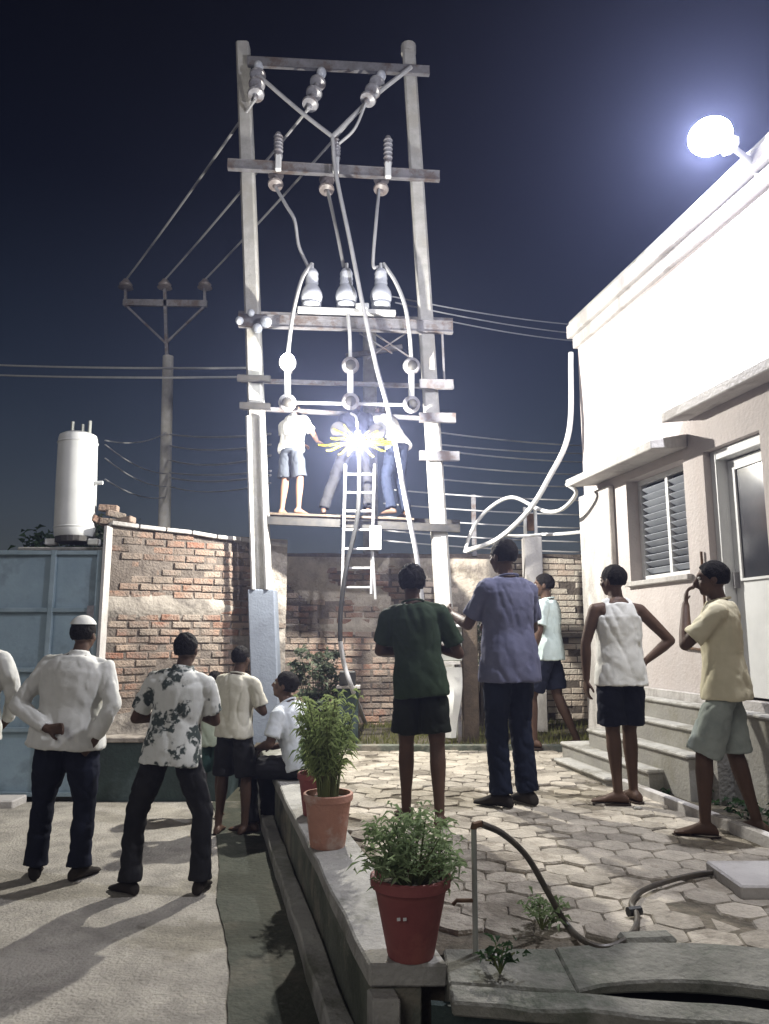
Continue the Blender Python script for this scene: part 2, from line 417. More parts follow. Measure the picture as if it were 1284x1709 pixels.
# retaining wall with coping along the left edge of the platform
def strip(mb, o0, o1, z0, z1, Y0, Y1, n=12, wob=0.0, slope=EX):
    rs = []
    for k in range(n + 1):
        Y = Y0 + (Y1 - Y0) * k / n; x = slope(Y)
        j = lambda q: wob * noise.noise(V((Y * 3, q, 1.7)))
        rs.append([V((x + o0 + j(1), Y, z0)), V((x + o1, Y, z0)), V((x + o1 + j(2), Y, z1 + j(3) * .5)), V((x + o0 + j(4), Y, z1 + j(5) * .5))])
    mb.rings(rs)
FW = 2.97
rw = thing('retaining_wall', 'low grey concrete retaining wall edging the raised yard', 'wall', (EX(FW), FW, 0))
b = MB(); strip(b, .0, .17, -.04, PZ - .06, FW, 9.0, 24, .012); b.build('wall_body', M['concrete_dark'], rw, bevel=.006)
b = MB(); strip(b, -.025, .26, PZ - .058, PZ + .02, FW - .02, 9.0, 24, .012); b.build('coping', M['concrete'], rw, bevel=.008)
b = MB(); strip(b, -.12, -.012, -.03, .10, FW - .01, 8.2, 24, .015); b.build('footing', M['concrete'], rw, bevel=.01)
b = MB(); strip(b, -.03, .07, -.03, PZ - .062, FW - .10, FW - .012, 2, .004); b.build('end_post', M['concrete'], rw, bevel=.006)
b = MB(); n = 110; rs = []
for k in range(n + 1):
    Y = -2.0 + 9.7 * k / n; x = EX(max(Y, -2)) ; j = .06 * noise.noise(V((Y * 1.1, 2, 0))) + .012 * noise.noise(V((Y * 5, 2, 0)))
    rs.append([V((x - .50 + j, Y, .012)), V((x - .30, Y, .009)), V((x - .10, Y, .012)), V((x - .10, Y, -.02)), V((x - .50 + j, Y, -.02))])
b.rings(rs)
tag(b.build('gutter', M['gutter'], smooth=False), 'dark drain strip with wall shade in its colour along the low wall', 'gutter', kind='structure')  # dark colour holds both a drain channel and the wall's shade
# front kerb of the platform with a drain slot behind it
fk = thing('front_kerb', 'broken concrete kerb with a dark drain slot at the front of the yard', 'kerb', (.3, 2.75, 0))
def fY(X): return 2.785 - .17 * X
b = MB(); n = 22; rs = []
for k in range(n + 1):
    X = EX(FW) + .265 + 1.9 * k / n; w1 = .012 * noise.noise(V((X * 5, 0, 2))); y0 = fY(X)
    rs.append([V((X, y0 + w1, PZ - .06)), V((X, y0 + .115, PZ - .06)), V((X, y0 + .115 + w1, PZ - .004 + w1 * .5)), V((X, y0 + w1 * 1.6, PZ - .012 + w1))])
b.rings(rs); b.build('kerb_strip', M['concrete_kerb'], fk, bevel=.008)
b = MB(); rs = []
for k in range(13):
    X = EX(FW) + .20 + 2.0 * k / 12; y0 = fY(X) + .075; rs.append([V((X, y0, -.03)), V((X, y0 + .035, -.03)), V((X, y0 + .035, PZ - .062)), V((X, y0, PZ - .062))])
b.rings(rs); b.build('kerb_face', M['plinth_dark'], fk)  # shade of the front face put into its dark colour
SL0, SL1 = .66, 1.42
b = MB(); rs = []
for k in range(9):
    X = EX(FW) + .265 + (SL0 - EX(FW) - .265) * k / 8; y0 = fY(X) + .119; w1 = .02 * noise.noise(V((X * 3, 4, 2)))
    rs.append([V((X, y0, -.03)), V((X, 3.16 + w1, -.03)), V((X, 3.14 + w1, PZ + .002)), V((X, y0, PZ - .003))])
b.rings(rs); b.build('slab', M['concrete_kerb'], fk, bevel=.008)
b = MB(); rs = []
for k in range(15):
    t = k / 14; X = SL0 + .002 + 1.3 * t; wdt = .012 + .115 * max(0.0, math.sin(math.pi * min(1, t / .72))) ** .7 if t < .72 else .012
    y0 = fY(X) + .119 + wdt; hump = .035 * math.sin(math.pi * min(1, t * 1.25)) if t < .8 else 0
    rs.append([V((X, y0, PZ - .035)), V((X, 3.17 - .12 * t, PZ - .035)), V((X, 3.15 - .12 * t, PZ + .004 + hump)), V((X, y0, PZ - .004 + hump * .4))])
b.rings(rs); b.build('cover_slab', M['concrete_kerb'], fk, bevel=.008)
b = MB(); rs = []
for k in range(9):
    X = SL0 + .004 + 1.2 * k / 8; y0 = fY(X) + .112
    rs.append([V((X, y0, .06)), V((X, 3.10, .06)), V((X, 3.10, PZ - .10)), V((X, 3.05, PZ - .10)), V((X, 3.05, .12)), V((X, y0, .12))])
b.rings(rs); b.build('drain_channel', M['dark_void'], fk)  # near-black lining carries the slot's shade in its colour

# lawn strip in front of the rear wall
kb = MB(); kb.bb((-1.28, 8.20, PZ - .05), (2.15, 8.29, PZ + .055)); 
tag(kb.build('lawn_kerb', M['concrete_dark'], bevel=.01, loc=(0, 8.25, PZ)), 'dark low kerb between the paving and the grass', 'kerb')
g = MB(); nx, ny = 40, 16
for j in range(ny + 1):
    for i in range(nx + 1):
        X = -1.4 + 4.6 * i / nx; Y = 8.295 + 1.9 * j / ny
        g.v.append(V((X, Y, PZ + .035 + .08 * (j / ny) + .03 * noise.noise(V((X * 2, Y * 2, 5))))))
for j in range(ny):
    for i in range(nx):
        a = j * (nx + 1) + i; g.f.append((a, a + 1, a + nx + 2, a + nx + 1))
lawn = tag(g.build('lawn', M['soil'], smooth=True), 'strip of short grass before the rear wall', 'lawn', kind='structure')
g = MB(); rnd = random.Random(5)
for k in range(5200):
    X = rnd.uniform(-1.2, 2.6); Y = 8.32 + 1.6 * rnd.random() ** 1.3
    if noise.noise(V((X * 1.7, Y * 1.7, 9))) < -.15 and rnd.random() < .7: continue
    z = PZ + .035 + .08 * (Y - 8.295) / 1.9 + .03 * noise.noise(V((X * 2, Y * 2, 5)))
    a = rnd.uniform(0, 6.28); h = rnd.uniform(.03, .09); wd = .006; l = rnd.uniform(-.03, .03)
    dx, dy = math.cos(a) * wd, math.sin(a) * wd
    g.add([(X - dx, Y - dy, z - .005), (X + dx, Y + dy, z - .005), (X + l, Y + rnd.uniform(-.03, .03), z + h)], [(0, 1, 2)])
tag(g.build('grass', M['grass']), 'short yellowish grass before the rear brick wall', 'grass', kind='stuff')

# ------------------------------------------------------------------ brick walls
def lit_brick():  # strong lamp light put into the brick colour as near-white tones
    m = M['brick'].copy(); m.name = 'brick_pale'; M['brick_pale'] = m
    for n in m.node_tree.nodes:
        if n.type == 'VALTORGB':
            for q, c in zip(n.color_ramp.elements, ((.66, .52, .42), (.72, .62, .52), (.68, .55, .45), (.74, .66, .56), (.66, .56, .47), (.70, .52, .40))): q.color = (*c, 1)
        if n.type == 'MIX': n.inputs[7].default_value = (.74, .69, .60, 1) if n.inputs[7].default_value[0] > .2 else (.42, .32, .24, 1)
lit_brick()
for src_, dst_ in (('brick', 'brick_far'), ('brick_pale', 'brick_far_pale')):       # joined bricks: colour varies per island
    m_ = M[src_].copy(); m_.name = dst_; M[dst_] = m_; t_ = m_.node_tree
    g_ = [n for n in t_.nodes if n.type == 'NEW_GEOMETRY'][0]; c_ = [n for n in t_.nodes if n.type == 'VALTORGB'][0]
    t_.links.new(g_.outputs['Random Per Island'], c_.inputs[0])
def brickmesh(seed):
    rnd = random.Random(seed); b = MB(); L, D, H_ = .218, .06, .068
    c = .006
    def ring(y, s): return [V((sx_ * (L / 2 - s) + rnd.uniform(-.004, .004), y, sz * (H_ / 2 - s) + rnd.uniform(-.003, .003))) for sx_, sz in ((-1, -1), (1, -1), (1, 1), (-1, 1))]
    b.rings([ring(D, 0), ring(.006, 0), ring(0, c)])
    me = b.mesh('brick'); me.materials.append(M['brick'])
    bm = bmesh.new(); bm.from_mesh(me); bmesh.ops.recalc_face_normals(bm, faces=bm.faces); bm.to_mesh(me); bm.free()
    return me
BX = [brickmesh(i) for i in range(8)]
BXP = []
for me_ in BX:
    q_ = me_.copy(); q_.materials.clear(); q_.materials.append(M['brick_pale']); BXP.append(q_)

def brick_wall(name, label, P0, P1, z0, ztop, thick, covered, limit=300, seed=1, pale=99):
    """front face looks to the camera side; u along the wall from P0 to P1"""
    rnd = random.Random(seed)
    P0 = V((*P0, 0)); P1 = V((*P1, 0)); d = (P1 - P0); L = d.length; d.normalize()
    nrm = V((d.y, -d.x, 0))
    ang = math.atan2(d.y, d.x)
    w_ = thing(name, label, 'wall', (P0.x, P0.y, 0))
    b = MB(); rs = []; n = 24
    for k in range(n + 1):
        u = L * k / n; q = P0 + d * u; zt = ztop(u)
        rs.append([q - nrm * .014 + V((0, 0, 0)), q - nrm * thick, q - nrm * thick + V((0, 0, zt - .015)), q - nrm * .014 + V((0, 0, zt - .015))])
    b.rings(rs); b.build('mortar_core', M['mortar'], w_)
    items = []; row = 0; z = z0 + .04
    while z < 3.2:
        u = .115 * (row % 2) + rnd.uniform(-.012, .012) + .11
        while u < L - .08:
            if z + .035 < ztop(u) and not covered(u, z):
                if rnd.random() > .03:
                    items.append((u, z, rnd.uniform(-.009, .007) - (.016 if rnd.random() < .10 else 0)))
            u += .23 + rnd.uniform(-.004, .004)
        z += .0815; row += 1
    items.sort(key=lambda t: ((P0 + d * t[0]) + V((0, 0, t[1] - CZ))).length)
    rests = {'far': MB(), 'far_pale': MB()}
    for k, (u, z, out) in enumerate(items):
        p = P0 + d * u + nrm * out
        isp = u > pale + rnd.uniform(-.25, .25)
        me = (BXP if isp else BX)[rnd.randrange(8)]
        if k < limit:
            o = bpy.data.objects.new('brick', me); COL.objects.link(o); o.parent = w_
            o.location = (p.x - P0.x, p.y - P0.y, z); o.rotation_euler = (0, rnd.uniform(-.035, .035), ang + rnd.uniform(-.05, .05)); o.scale = (rnd.uniform(.84, 1.01), 1, rnd.uniform(.86, 1.05))
        else:
            m3 = Matrix.Rotation(ang, 3, 'Z')
            rests['far_pale' if isp else 'far'].add([m3 @ q.co + V((p.x, p.y, z)) for q in me.vertices], [tuple(q.vertices) for q in me.polygons])
    for kk, mm in (('far', 'brick_far'), ('far_pale', 'brick_far_pale')):
        if rests[kk].v:
            o = rests[kk].build('far_bricks', M[mm], w_); o['kind'] = 'stuff'
    return w_, P0, d, nrm, L

def plaster(parent, P0, d, nrm, L, z0, z1, maskf, thick, name='plaster', m='plaster', step=.035):
    b = MB(); nu = int(L / step); nz_ = int((z1 - z0) / step); idx = {}
    def vid(i, k):
        if (i, k) not in idx:
            u = L * i / nu; z = z0 + (z1 - z0) * k / nz_; mk = maskf(u, z)
            q = P0 + d * u + nrm * (-.012 + thick * max(0, min(1, mk * 6)) + .004 * noise.noise(V((u * 9, z * 9, 3)))) + V((0, 0, z))
            idx[(i, k)] = len(b.v); b.v.append(q)
        return idx[(i, k)]
    for i in range(nu):
        for k in range(nz_):
            u = L * (i + .5) / nu; z = z0 + (z1 - z0) * (k + .5) / nz_
            if maskf(u, z) > -.05: b.f.append((vid(i, k), vid(i + 1, k), vid(i + 1, k + 1), vid(i, k + 1)))
    if b.f: return b.build(name, M[m], parent, smooth=True)

# left wall: from the gate to behind the left pole
def lz(u): return 2.80 - .06 * u + .015 * noise.noise(V((u * 4, 0, 0)))
def lmask(u, z):
    n1 = noise.noise(V((u * 1.6, z * 1.9, 4.2))) + .5 * noise.noise(V((u * 4, z * 4, 1.2)))
    band = .35 - abs(z - 1.93) * 3.2 - max(0, u - 1.15) * .8          # plaster band at mid height
    right = (u - 1.55) * 1.1 + n1 * .55 - .05                          # old render towards the pole
    low = .30 - (z - .78) * 2.6 + n1 * .3 - .2
    return max(band + n1 * .12, right if z > .9 else -1, low)
w1, a0, d0, n0, L0 = brick_wall('brick_wall', 'weathered red brick wall with flaking plaster between gate and left pole', (-2.94, 7.98), (-1.18, 9.02), .55, lz, .24,
                                lambda u, z: lmask(u, z) > .16, seed=3)
plaster(w1, a0, d0, n0, L0, .5, 2.76, lmask, .024)
for k in range(7):
    u0 = L0 * k / 7; u1 = L0 * (k + 1) / 7 - .012
    b = MB(); q0 = a0 + d0 * u0 + V((0, 0, lz(u0) + .012)); q1 = a0 + d0 * u1 + V((0, 0, lz(u1) + .012))
    b.bar(q0 - n0 * .11, q1 - n0 * .11, .30, .045); b.build('coping_slab', M['house_trim'], w1, bevel=.006)
# rubble of loose bricks at the wall's left end
for k, (ox, oz, rr) in enumerate(((0, .02, .2), (.17, .03, -.3), (.06, .10, .5), (-.12, .03, .9), (-.02, .17, .1))):
    b = MB(); b.box((-3.02 + ox, 8.15, 2.80 + oz + .03), (.2, .11, .07), Euler((rr * .3, rr * .4, rr)).to_matrix()); b.build('loose_brick', M['brick'], w1, bevel=.008)

# rear wall right of the pole
def rz_(u): return 2.68 + .01 * u + .02 * noise.noise(V((u * 3, 2, 0)))
def rmask(u, z):
    n1 = noise.noise(V((u * 1.5, z * 1.7, 8.2))) + .5 * noise.noise(V((u * 4.2, z * 4, 2.2)))
    upper = (z - 2.15) * 1.5 + n1 * .9 - .16 - max(0, u - 2.3) * 1.2
    band = .2 - abs(z - 1.72) * 2.8 + n1 * .35 - max(0, u - 2.3)
    mid = .45 - abs(u - 2.55) * 1.2 + n1 * .5 - abs(z - 2.1) * .4
    return max(upper, band, mid)
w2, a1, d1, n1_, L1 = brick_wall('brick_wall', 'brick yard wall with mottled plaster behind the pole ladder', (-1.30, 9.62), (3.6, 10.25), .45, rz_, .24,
                                 lambda u, z: rmask(u, z) > .16, seed=8, pale=1.75)  # bricks towards the right end have light painted into their colour
plaster(w2, a1, d1, n1_, L1, .42, 2.62, rmask, .024, m='plaster_light')
b = MB(); q0 = a1 + d1 * 3.2 + V((0, 0, 1.62)); q1 = a1 + d1 * 4.6 + V((0, 0, 1.62)); b.bar(q0 + n1_ * .03, q1 + n1_ * .03, .1, .06); b.build('ledge', M['plaster'], w2, bevel=.008)

# dark plinth wall under the left brick wall
pl = thing('plinth_wall', 'low dark green stained plinth with pale ledge below the brick wall', 'wall', (-2.3, 7.8, 0))
b = MB(); b.add([(-2.93, 7.76, -.03), (-1.60, 7.76, -.03), (-1.60, 8.60, -.03), (-2.93, 7.86, -.03), (-2.93, 7.76, .56), (-1.60, 7.76, .56), (-1.60, 8.60, .56), (-2.93, 7.86, .56)],
               [(0, 1, 5, 4), (1, 2, 6, 5), (2, 3, 7, 6), (3, 0, 4, 7), (4, 5, 6, 7), (0, 3, 2, 1)]); b.build('plinth_body', M['plinth_dark'], pl)
b = MB(); b.add([(-2.93, 7.735, .562), (-1.58, 7.735, .562), (-1.58, 8.62, .562), (-2.93, 7.88, .562), (-2.93, 7.735, .612), (-1.58, 7.735, .612), (-1.58, 8.62, .612), (-2.93, 7.88, .612)],
               [(0, 1, 5, 4), (1, 2, 6, 5), (2, 3, 7, 6), (3, 0, 4, 7), (4, 5, 6, 7), (0, 3, 2, 1)]); b.build('ledge', M['plaster'], pl, bevel=.008)

# ------------------------------------------------------------------ gate
gt = thing('sheet_metal_gate', 'large blue grey sheet metal gate with welded bars', 'gate', (-3.9, 7.8, .04))
gx = [-5.05, -4.22, -3.45, -2.97]; gz = [.06, .68, 1.27, 1.876, 2.47]; GY = 7.80
for i in range(3):
    for k in range(4):
        b = MB(); n = 5; idx = []
        for q in range(n + 1):
            for p in range(n + 1):
                X = gx[i] + .025 + (gx[i + 1] - gx[i] - .05) * p / n; Z = gz[k] + .02 + (gz[k + 1] - gz[k] - .04) * q / n
                b.v.append(V((X, GY + .018 + .010 * noise.noise(V((X * 2.2, Z * 2.2, i + k))), Z)))
        for q in range(n):
            for p in range(n):
                a = q * (n + 1) + p; b.f.append((a, a + 1, a + n + 2, a + n + 1))
        b.build('panel', M['gate'], gt, smooth=True)
for z in gz:
    b = MB(); b.bb((gx[0], GY - .02, z - .022), (gx[-1] + .0, GY + .03, z + .022)); b.build('rail', M['gate_frame'], gt, bevel=.004)
for x in gx:
    b = MB(); b.bb((x - .026, GY - .024, .04), (x + .026, GY + .036, 2.495)); b.build('stile', M['gate_frame'], gt, bevel=.004)
b = MB(); b.bb((-3.06, GY - .04, 1.80), (-2.99, GY - .026, 1.92)); b.build('latch', M['steel'], gt)
b = MB(); b.bb((-2.93, GY - .05, 0), (-2.90, GY + .12, 2.75)); 
tag(b.build('gate_post', M['house_trim'], loc=(-2.92, GY, 0)), 'narrow pale gate post between gate and brick wall', 'post')
b = MB(); b.bb((-5.0, 7.45, -.03), (-3.52, 7.74, .07))
tag(b.build('threshold_slab', M['house_trim'], bevel=.012, loc=(-4.2, 7.6, 0)), 'pale concrete slab at the foot of the metal gate', 'slab')
b = MB(); b.bb((-3.85, 7.90, -.03), (-3.02, 8.3, 2.50)); b.box((-3.43, 8.1, 2.52), (.9, .46, .04))
tag(b.build('gate_pillar', M['concrete'], bevel=.01, loc=(-3.4, 8.1, 0)), 'grey concrete pillar behind the gate carrying the white tank', 'pillar')

# white cylindrical tank on the pillar
tp = at(124, 905, 8.1); tt = at(131, 728, 8.1)
tk = thing('tank', 'upright white cylindrical tank with short pipes on top above the gate', 'tank', tp)
ax = (tt - tp); hh = ax.length; tb = tp + V((0, 0, .035))
b = MB(); b.lathe([(.17, 0), (.205, .03), (.212, .10), (.212, hh * .5), (.206, hh - .08), (.195, hh - .035), (.15, hh - .01), (.04, hh)], tb, 28, ax); b.build('shell', M['tank'], tk, smooth=True)
for r_, zz in ((.2155, .12), (.2135, hh - .12)):
    b = MB(); b.lathe([(r_ - .003, zz - .012), (r_ + .004, zz), (r_ - .003, zz + .012)], tb, 28, ax); b.build('band', M['tank'], tk, smooth=True)
for ox, hgt in ((-.07, .13), (.045, .10), (.12, .14)):
    b = MB(); b.tube([tb + ax * .97 + V((ox, 0, 0)), tb + ax + V((ox, 0, hgt))], .02, 8); b.build('pipe_stub', M['metal_box'], tk, smooth=True)
for ox in (-.22, .24):
    b = MB(); b.box(tp + V((ox, -.05, -.005)), (.12, .10, .07)); b.build('foot', M['white_paint'], tk, bevel=.012)
b = MB(); b.lathe([(.20, -.03), (.20, .03)], tb - V((0, 0, .01)), 20, ax); b.build('base_ring', M['steel_dark'], tk)
b = MB(); b.tube([tb + ax * .52 + V((.2, -.03, 0)), tb + ax * .52 + V((.30, -.03, 0))], .022, 8); b.build('valve', M['white_paint'], tk)

# ------------------------------------------------------------------ house
HO = V((2.17, 8.0, 0)); ang = math.atan2(-.9822, .1876)
hs = thing('house', 'white plastered single storey house with flat roof lit from its roof lamp', 'house', HO, ang)
def hb(name, m, lo, hi, parent=None, bevel=0.0):      # box in house space: u along facade, v outward (local y = -v)
    b = MB(); b.bb((lo[0], -hi[1], lo[2]), (hi[0], -lo[1], hi[2]))
    return b.build(name, M[m], parent or hs, bevel=bevel, local=True)
hd = Matrix.Rotation(ang, 3, 'Z')
def hw(u, v_, z): return HO + hd @ V((u, -v_, z))
WU0, WU1, WZ0, WZ1 = .90, 1.86, 2.12, 3.09
DU0, DU1, DZ0, DZ1 = 2.14, 2.82, 1.14, 3.08
b = MB(); T = -.26
def wb(u0, u1, z0, z1, v0=T, v1=0.0): b.bb((u0, -v1, z0), (u1, -v0, z1))
wb(0, WU0, 0, 4.80); wb(WU0, WU1, 0, WZ0); wb(WU0, WU1, WZ1, 4.80); wb(WU1, DU0, 0, 4.80); wb(DU0, DU1, 0, DZ0); wb(DU0, DU1, DZ1, 4.80); wb(DU1, 8.0, 0, 4.80)
b.build('wall', M['house'], hs, local=True)
b = MB(); b.bb((0, .262, 0), (.25, 5.0, 4.80)); b.bb((7.75, .262, 0), (8.0, 5.0, 4.80)); b.bb((.252, 4.75, 0), (7.748, 5.0, 4.80)); b.build('rear_wall', M['house'], hs, local=True)
hb('corner_pilaster', 'house_trim', (-.02, .002, PZ - .05), (.66, .06, 3.10), bevel=.008)
hb('plinth', 'house_trim', (.665, .002, PZ - .05), (8.0, .045, 1.16), bevel=.006)
hb('roof_band', 'house_trim', (-.03, -5.0, 4.802), (8.0, .045, 4.93), bevel=.006)
rf = hb('roof', 'house_trim', (-.075, -5.05, 4.932), (8.05, .095, 5.08), bevel=.008)
hb('roof_edge', 'concrete', (-.05, .03, 5.082), (8.0, .075, 5.125), rf, bevel=.006)
# louvred window
wn = hb('window', 'dark_void', (WU0 + .01, -.25, WZ0 + .01), (WU1 - .01, -.22, WZ1 - .01))
for (lo, hi) in (((WU0 + .002, -.19, WZ0 + .002), (WU0 + .052, -.12, WZ1 - .002)), ((WU1 - .052, -.19, WZ0 + .002), (WU1 - .002, -.12, WZ1 - .002)),
                 ((WU0 + .054, -.19, WZ1 - .05), (WU1 - .054, -.12, WZ1 - .002)), ((WU0 + .054, -.19, WZ0 + .002), (WU1 - .054, -.12, WZ0 + .05)),
                 ((WU0 + .47, -.185, WZ0 + .052), (WU0 + .51, -.125, WZ1 - .052))):
    hb('window_frame', 'white_paint', lo, hi, wn)
ns = 13
for bay in ((WU0 + .056, WU0 + .468), (WU0 + .512, WU1 - .056)):
    for k in range(ns):
        zc = WZ0 + .075 + (WZ1 - WZ0 - .14) * (k + .3) / ns
        b = MB(); b.box(((bay[0] + bay[1]) / 2, .155, zc), (bay[1] - bay[0] - .004, .065, .007), Matrix.Rotation(R(-38), 3, 'X'))
        b.build('louvre_slat', M['slat'], wn, local=True)
hb('window_sill', 'house_trim', (WU0 - .04, .002, WZ0 - .05), (WU1 + .04, .05, WZ0 - .004), wn, bevel=.006)
# window canopy and door canopy
def canopy(name, u0, u1, v1, z, t):
    b = MB(); vs_ = []
    for u in (u0, u1):
        vs_ += [V((u, -.002, z + .03)), V((u, -v1, z)), V((u, -v1, z + t)), V((u, -.002, z + t + .07))]
    b.add(vs_, [(0, 1, 5, 4), (1, 2, 6, 5), (2, 3, 7, 6), (0, 3, 2, 1), (4, 5, 6, 7), (0, 4, 7, 3)])
    o = b.build(name, M['house_trim'], hs, bevel=.008, local=True)
    return o
cw = canopy('window_canopy', .28, 1.95, .34, 3.14, .075)
cd = canopy('door_canopy', 1.96, 3.6, .24, 3.36, .085)
# door
dr = hb('door', 'white_paint', (DU0 + .08, -.20, DZ0 + .02), (DU1 - .02, -.155, DZ1 - .09), bevel=.004)
hb('door_pane', 'glass_dark', (DU0 + .19, -.153, 2.05), (DU1 - .16, -.149, 2.90), dr)
for (lo, hi) in (((DU0 + .19, -.1485, 2.03), (DU1 - .16, -.135, 2.05)), ((DU0 + .19, -.1485, 2.90), (DU1 - .16, -.135, 2.92)),
                 ((DU0 + .165, -.1485, 2.03), (DU0 + .189, -.135, 2.92)), ((DU1 - .159, -.1485, 2.03), (DU1 - .135, -.135, 2.92))):
    hb('pane_bead', 'white_paint', lo, hi, dr)
hb('handle', 'steel', (DU0 + .11, -.153, 1.98), (DU0 + .13, -.11, 2.10), dr)
for (lo, hi) in (((DU0 + .003, -.22, DZ0 + .002), (DU0 + .075, -.06, DZ1 - .003)), ((DU0 + .077, -.22, DZ1 - .08), (DU1 - .003, -.06, DZ1 - .003))):
    hb('door_frame', 'white_paint', lo, hi, bevel=.004)
# conduit on the wall
b = MB(); b.tube([hw(2.06, .02, 1.50), hw(2.06, .02, 2.28)], .011, 8); b.tube([hw(2.06, .02, 1.50), hw(1.72, .02, 1.52)], .011, 8)
cnd = b.build('wall_conduit', M['rust'], None, loc=HO); tag(cnd, 'thin brown conduit bent into an L on the house wall', 'pipe')
# steps
st = thing('house_steps', 'worn concrete steps rising to the house door', 'steps', hw(1.2, .3, PZ))
for k, (v1, z1, u0, u1) in enumerate(((.66, .475, .52, 1.52), (.52, .60, .36, 1.95), (.40, .76, .70, 2.3), (.27, .93, .78, 2.45), (.15, 1.09, .95, 3.0))):
    pz0 = PZ - .05
    b = MB(); b.bb((u0, -v1, pz0), (u1, -.047 if k < 4 else -.047, z1 - .035)); vs_ = [HO + hd @ p for p in b.v]; b.v = vs_
    b.build('riser', M['house_step'], st)
    b = MB(); b.bb((u0 - .015, -v1 - .02, z1 - .034), (u1 + .015, -.047, z1)); b.v = [HO + hd @ p for p in b.v]
    b.build('tread', M['house_tread'], st, bevel=.012)
# planting bed beside the steps
bd = thing('planting_bed', 'narrow dark bed of low plants with pale kerb along the house', 'flower bed', hw(3.4, .4, PZ))
b = MB(); b.bb((1.62, -.60, PZ - .03), (6.5, -.54, PZ + .06)); b.v = [HO + hd @ p for p in b.v]; b.build('bed_kerb', M['house_trim'], bd, bevel=.008)
b = MB(); b.bb((1.62, -.535, PZ - .06), (6.5, -.05, PZ + .015)); b.v = [HO + hd @ p for p in b.v]; b.build('bed_soil', M['soil'], bd)

# ------------------------------------------------------------------ foliage helpers
def leaf(mb, p, d, L, wd, rnd, droop=.3):
    d = V(d).normalized(); s = d.cross(V((0, 0, 1)))
    if s.length < .05: s = V((1, 0, 0))
    s.normalize(); s = Matrix.Rotation(rnd.uniform(-1.0, 1.0), 3, d) @ s
    m_ = p + d * L * .55; t = p + d * L + V((0, 0, -droop * L)); up = s.cross(d) * wd * .25
    mb.add([p, m_ + s * wd * .5 + up, m_ - V((0, 0, droop * L * .25)), m_ - s * wd * .5 + up, t], [(0, 1, 2), (0, 2, 3), (1, 4, 2), (2, 4, 3)])
def rdir(rnd, up=.3):
    a = rnd.uniform(0, 6.283); z = rnd.uniform(-.6, 1) + up; return V((math.cos(a), math.sin(a), z)).normalized()
def clump(mb, c, r, n, L, wd, rnd, up=.3):
    for k in range(n):
        q = V((rnd.gauss(0, .45) * r[0], rnd.gauss(0, .45) * r[1], rnd.gauss(0, .45) * r[2])) + V(c)
        leaf(mb, q, rdir(rnd, up), L * rnd.uniform(.4, 1.5), wd * rnd.uniform(.5, 1.5), rnd)
rnd = random.Random(21); b = MB()
for k in range(46):
    c = hw(rnd.uniform(1.66, 4.5), rnd.uniform(.1, .42), PZ + rnd.uniform(.0, .08)); clump(b, c, (.07, .07, .07), 9, .07, .035, rnd)
o = b.build('bed_foliage', M['leaf_dark'], bd); o['kind'] = 'stuff'
# ------------------------------------------------------------------ roof lamp (lit)
LP = at(1190, 221, 4.85)
lb = at(1252, 268, 4.95)
lm = thing('roof_lamp', 'glaring white flood lamp on a short arm at the roof edge', 'lamp', lb)
b = MB(); b.tube([lb + V((.06, .02, -.10)), lb, LP + (lb - LP) * .28], .022, 8); b.build('arm', M['white_paint'], lm, smooth=True)
aimd = V((-.34, .78, -.50)).normalized()
b = MB(); b.lathe([(.03, .0), (.06, .01), (.075, .06), (.05, .09), (.02, .10)], LP + (lb - LP).normalized() * .11, 20, lb - LP); b.build('housing', M['white_paint'], lm, smooth=True)
mat('lamp_glow', (.9, .9, .9), (.9, .9, .9), .4, 5, emis=(.95, .96, 1.0), estr=30)
t = M['lamp_glow'].node_tree; tr = t.nodes.new('ShaderNodeBsdfTransparent'); mx = t.nodes.new('ShaderNodeMixShader'); mx.inputs[0].default_value = .75
t.links.new(t.nodes['Principled BSDF'].outputs[0], mx.inputs[1]); t.links.new(tr.outputs[0], mx.inputs[2]); t.links.new(mx.outputs[0], t.nodes['Material Output'].inputs['Surface'])
GC = LP + aimd * .03
b = MB(); b.ell(GC, (.15, .15, .12), None, 24, 14); b.build('bulb_globe', M['lamp_glow'], lm, smooth=True)
ld = bpy.data.lights.new('roof_lamp_light', 'POINT'); ld.energy = 800; ld.color = (.90, .91, 1.0); ld.shadow_soft_size = .06
lo = bpy.data.objects.new('roof_lamp_light', ld); COL.objects.link(lo); lo.location = GC + aimd * .035

# ------------------------------------------------------------------ H-frame pole structure
def YS(px): return 8.60 + .20 * (px - 405) / 290.0
def fp(px, py, dy=0.0): return at(px, py, YS(px) + dy)
hf = thing('pole_structure', 'tall twin pole power line structure with crossarms, insulators and fuses', 'power structure', V((0, 8.7, PZ)))
def poly_pole(a, c, w0, w1, name='pole', m='pole', parent=hf):
    b = MB(); rs = []
    for k in range(9):
        t = k / 8; p = a.lerp(c, t); h = (w0 + (w1 - w0) * t) / 2; q = h * .72
        rs.append([p + V((x * s_, y * s_, 0)) for x, y, s_ in ((-h, -q, 1), (-q, -h, 1), (q, -h, 1), (h, -q, 1), (h, q, 1), (q, h, 1), (-q, h, 1), (-h, q, 1))])
    b.rings(rs); return b.build(name, M[m], parent)
pA0 = fp(449, 1236); pA0.z = PZ - .05; pA1 = fp(406, 76)
pB0 = fp(755, 1210); pB0.z = PZ - .05; pB1 = fp(682, 80)
poly_pole(pA0, pA1, .205, .165); poly_pole(pB0, pB1, .205, .165)
b = MB(); b.lathe([(.10, 0), (.10, .12), (.04, .17)], pB1 - V((0, 0, .09)), 12); b.build('pole_cap', M['pole'], hf, smooth=True)
def mid(p0, p1, z): t = (z - p0.z) / (p1.z - p0.z); return p0.lerp(p1, t)
zm = fp(447, 985).z
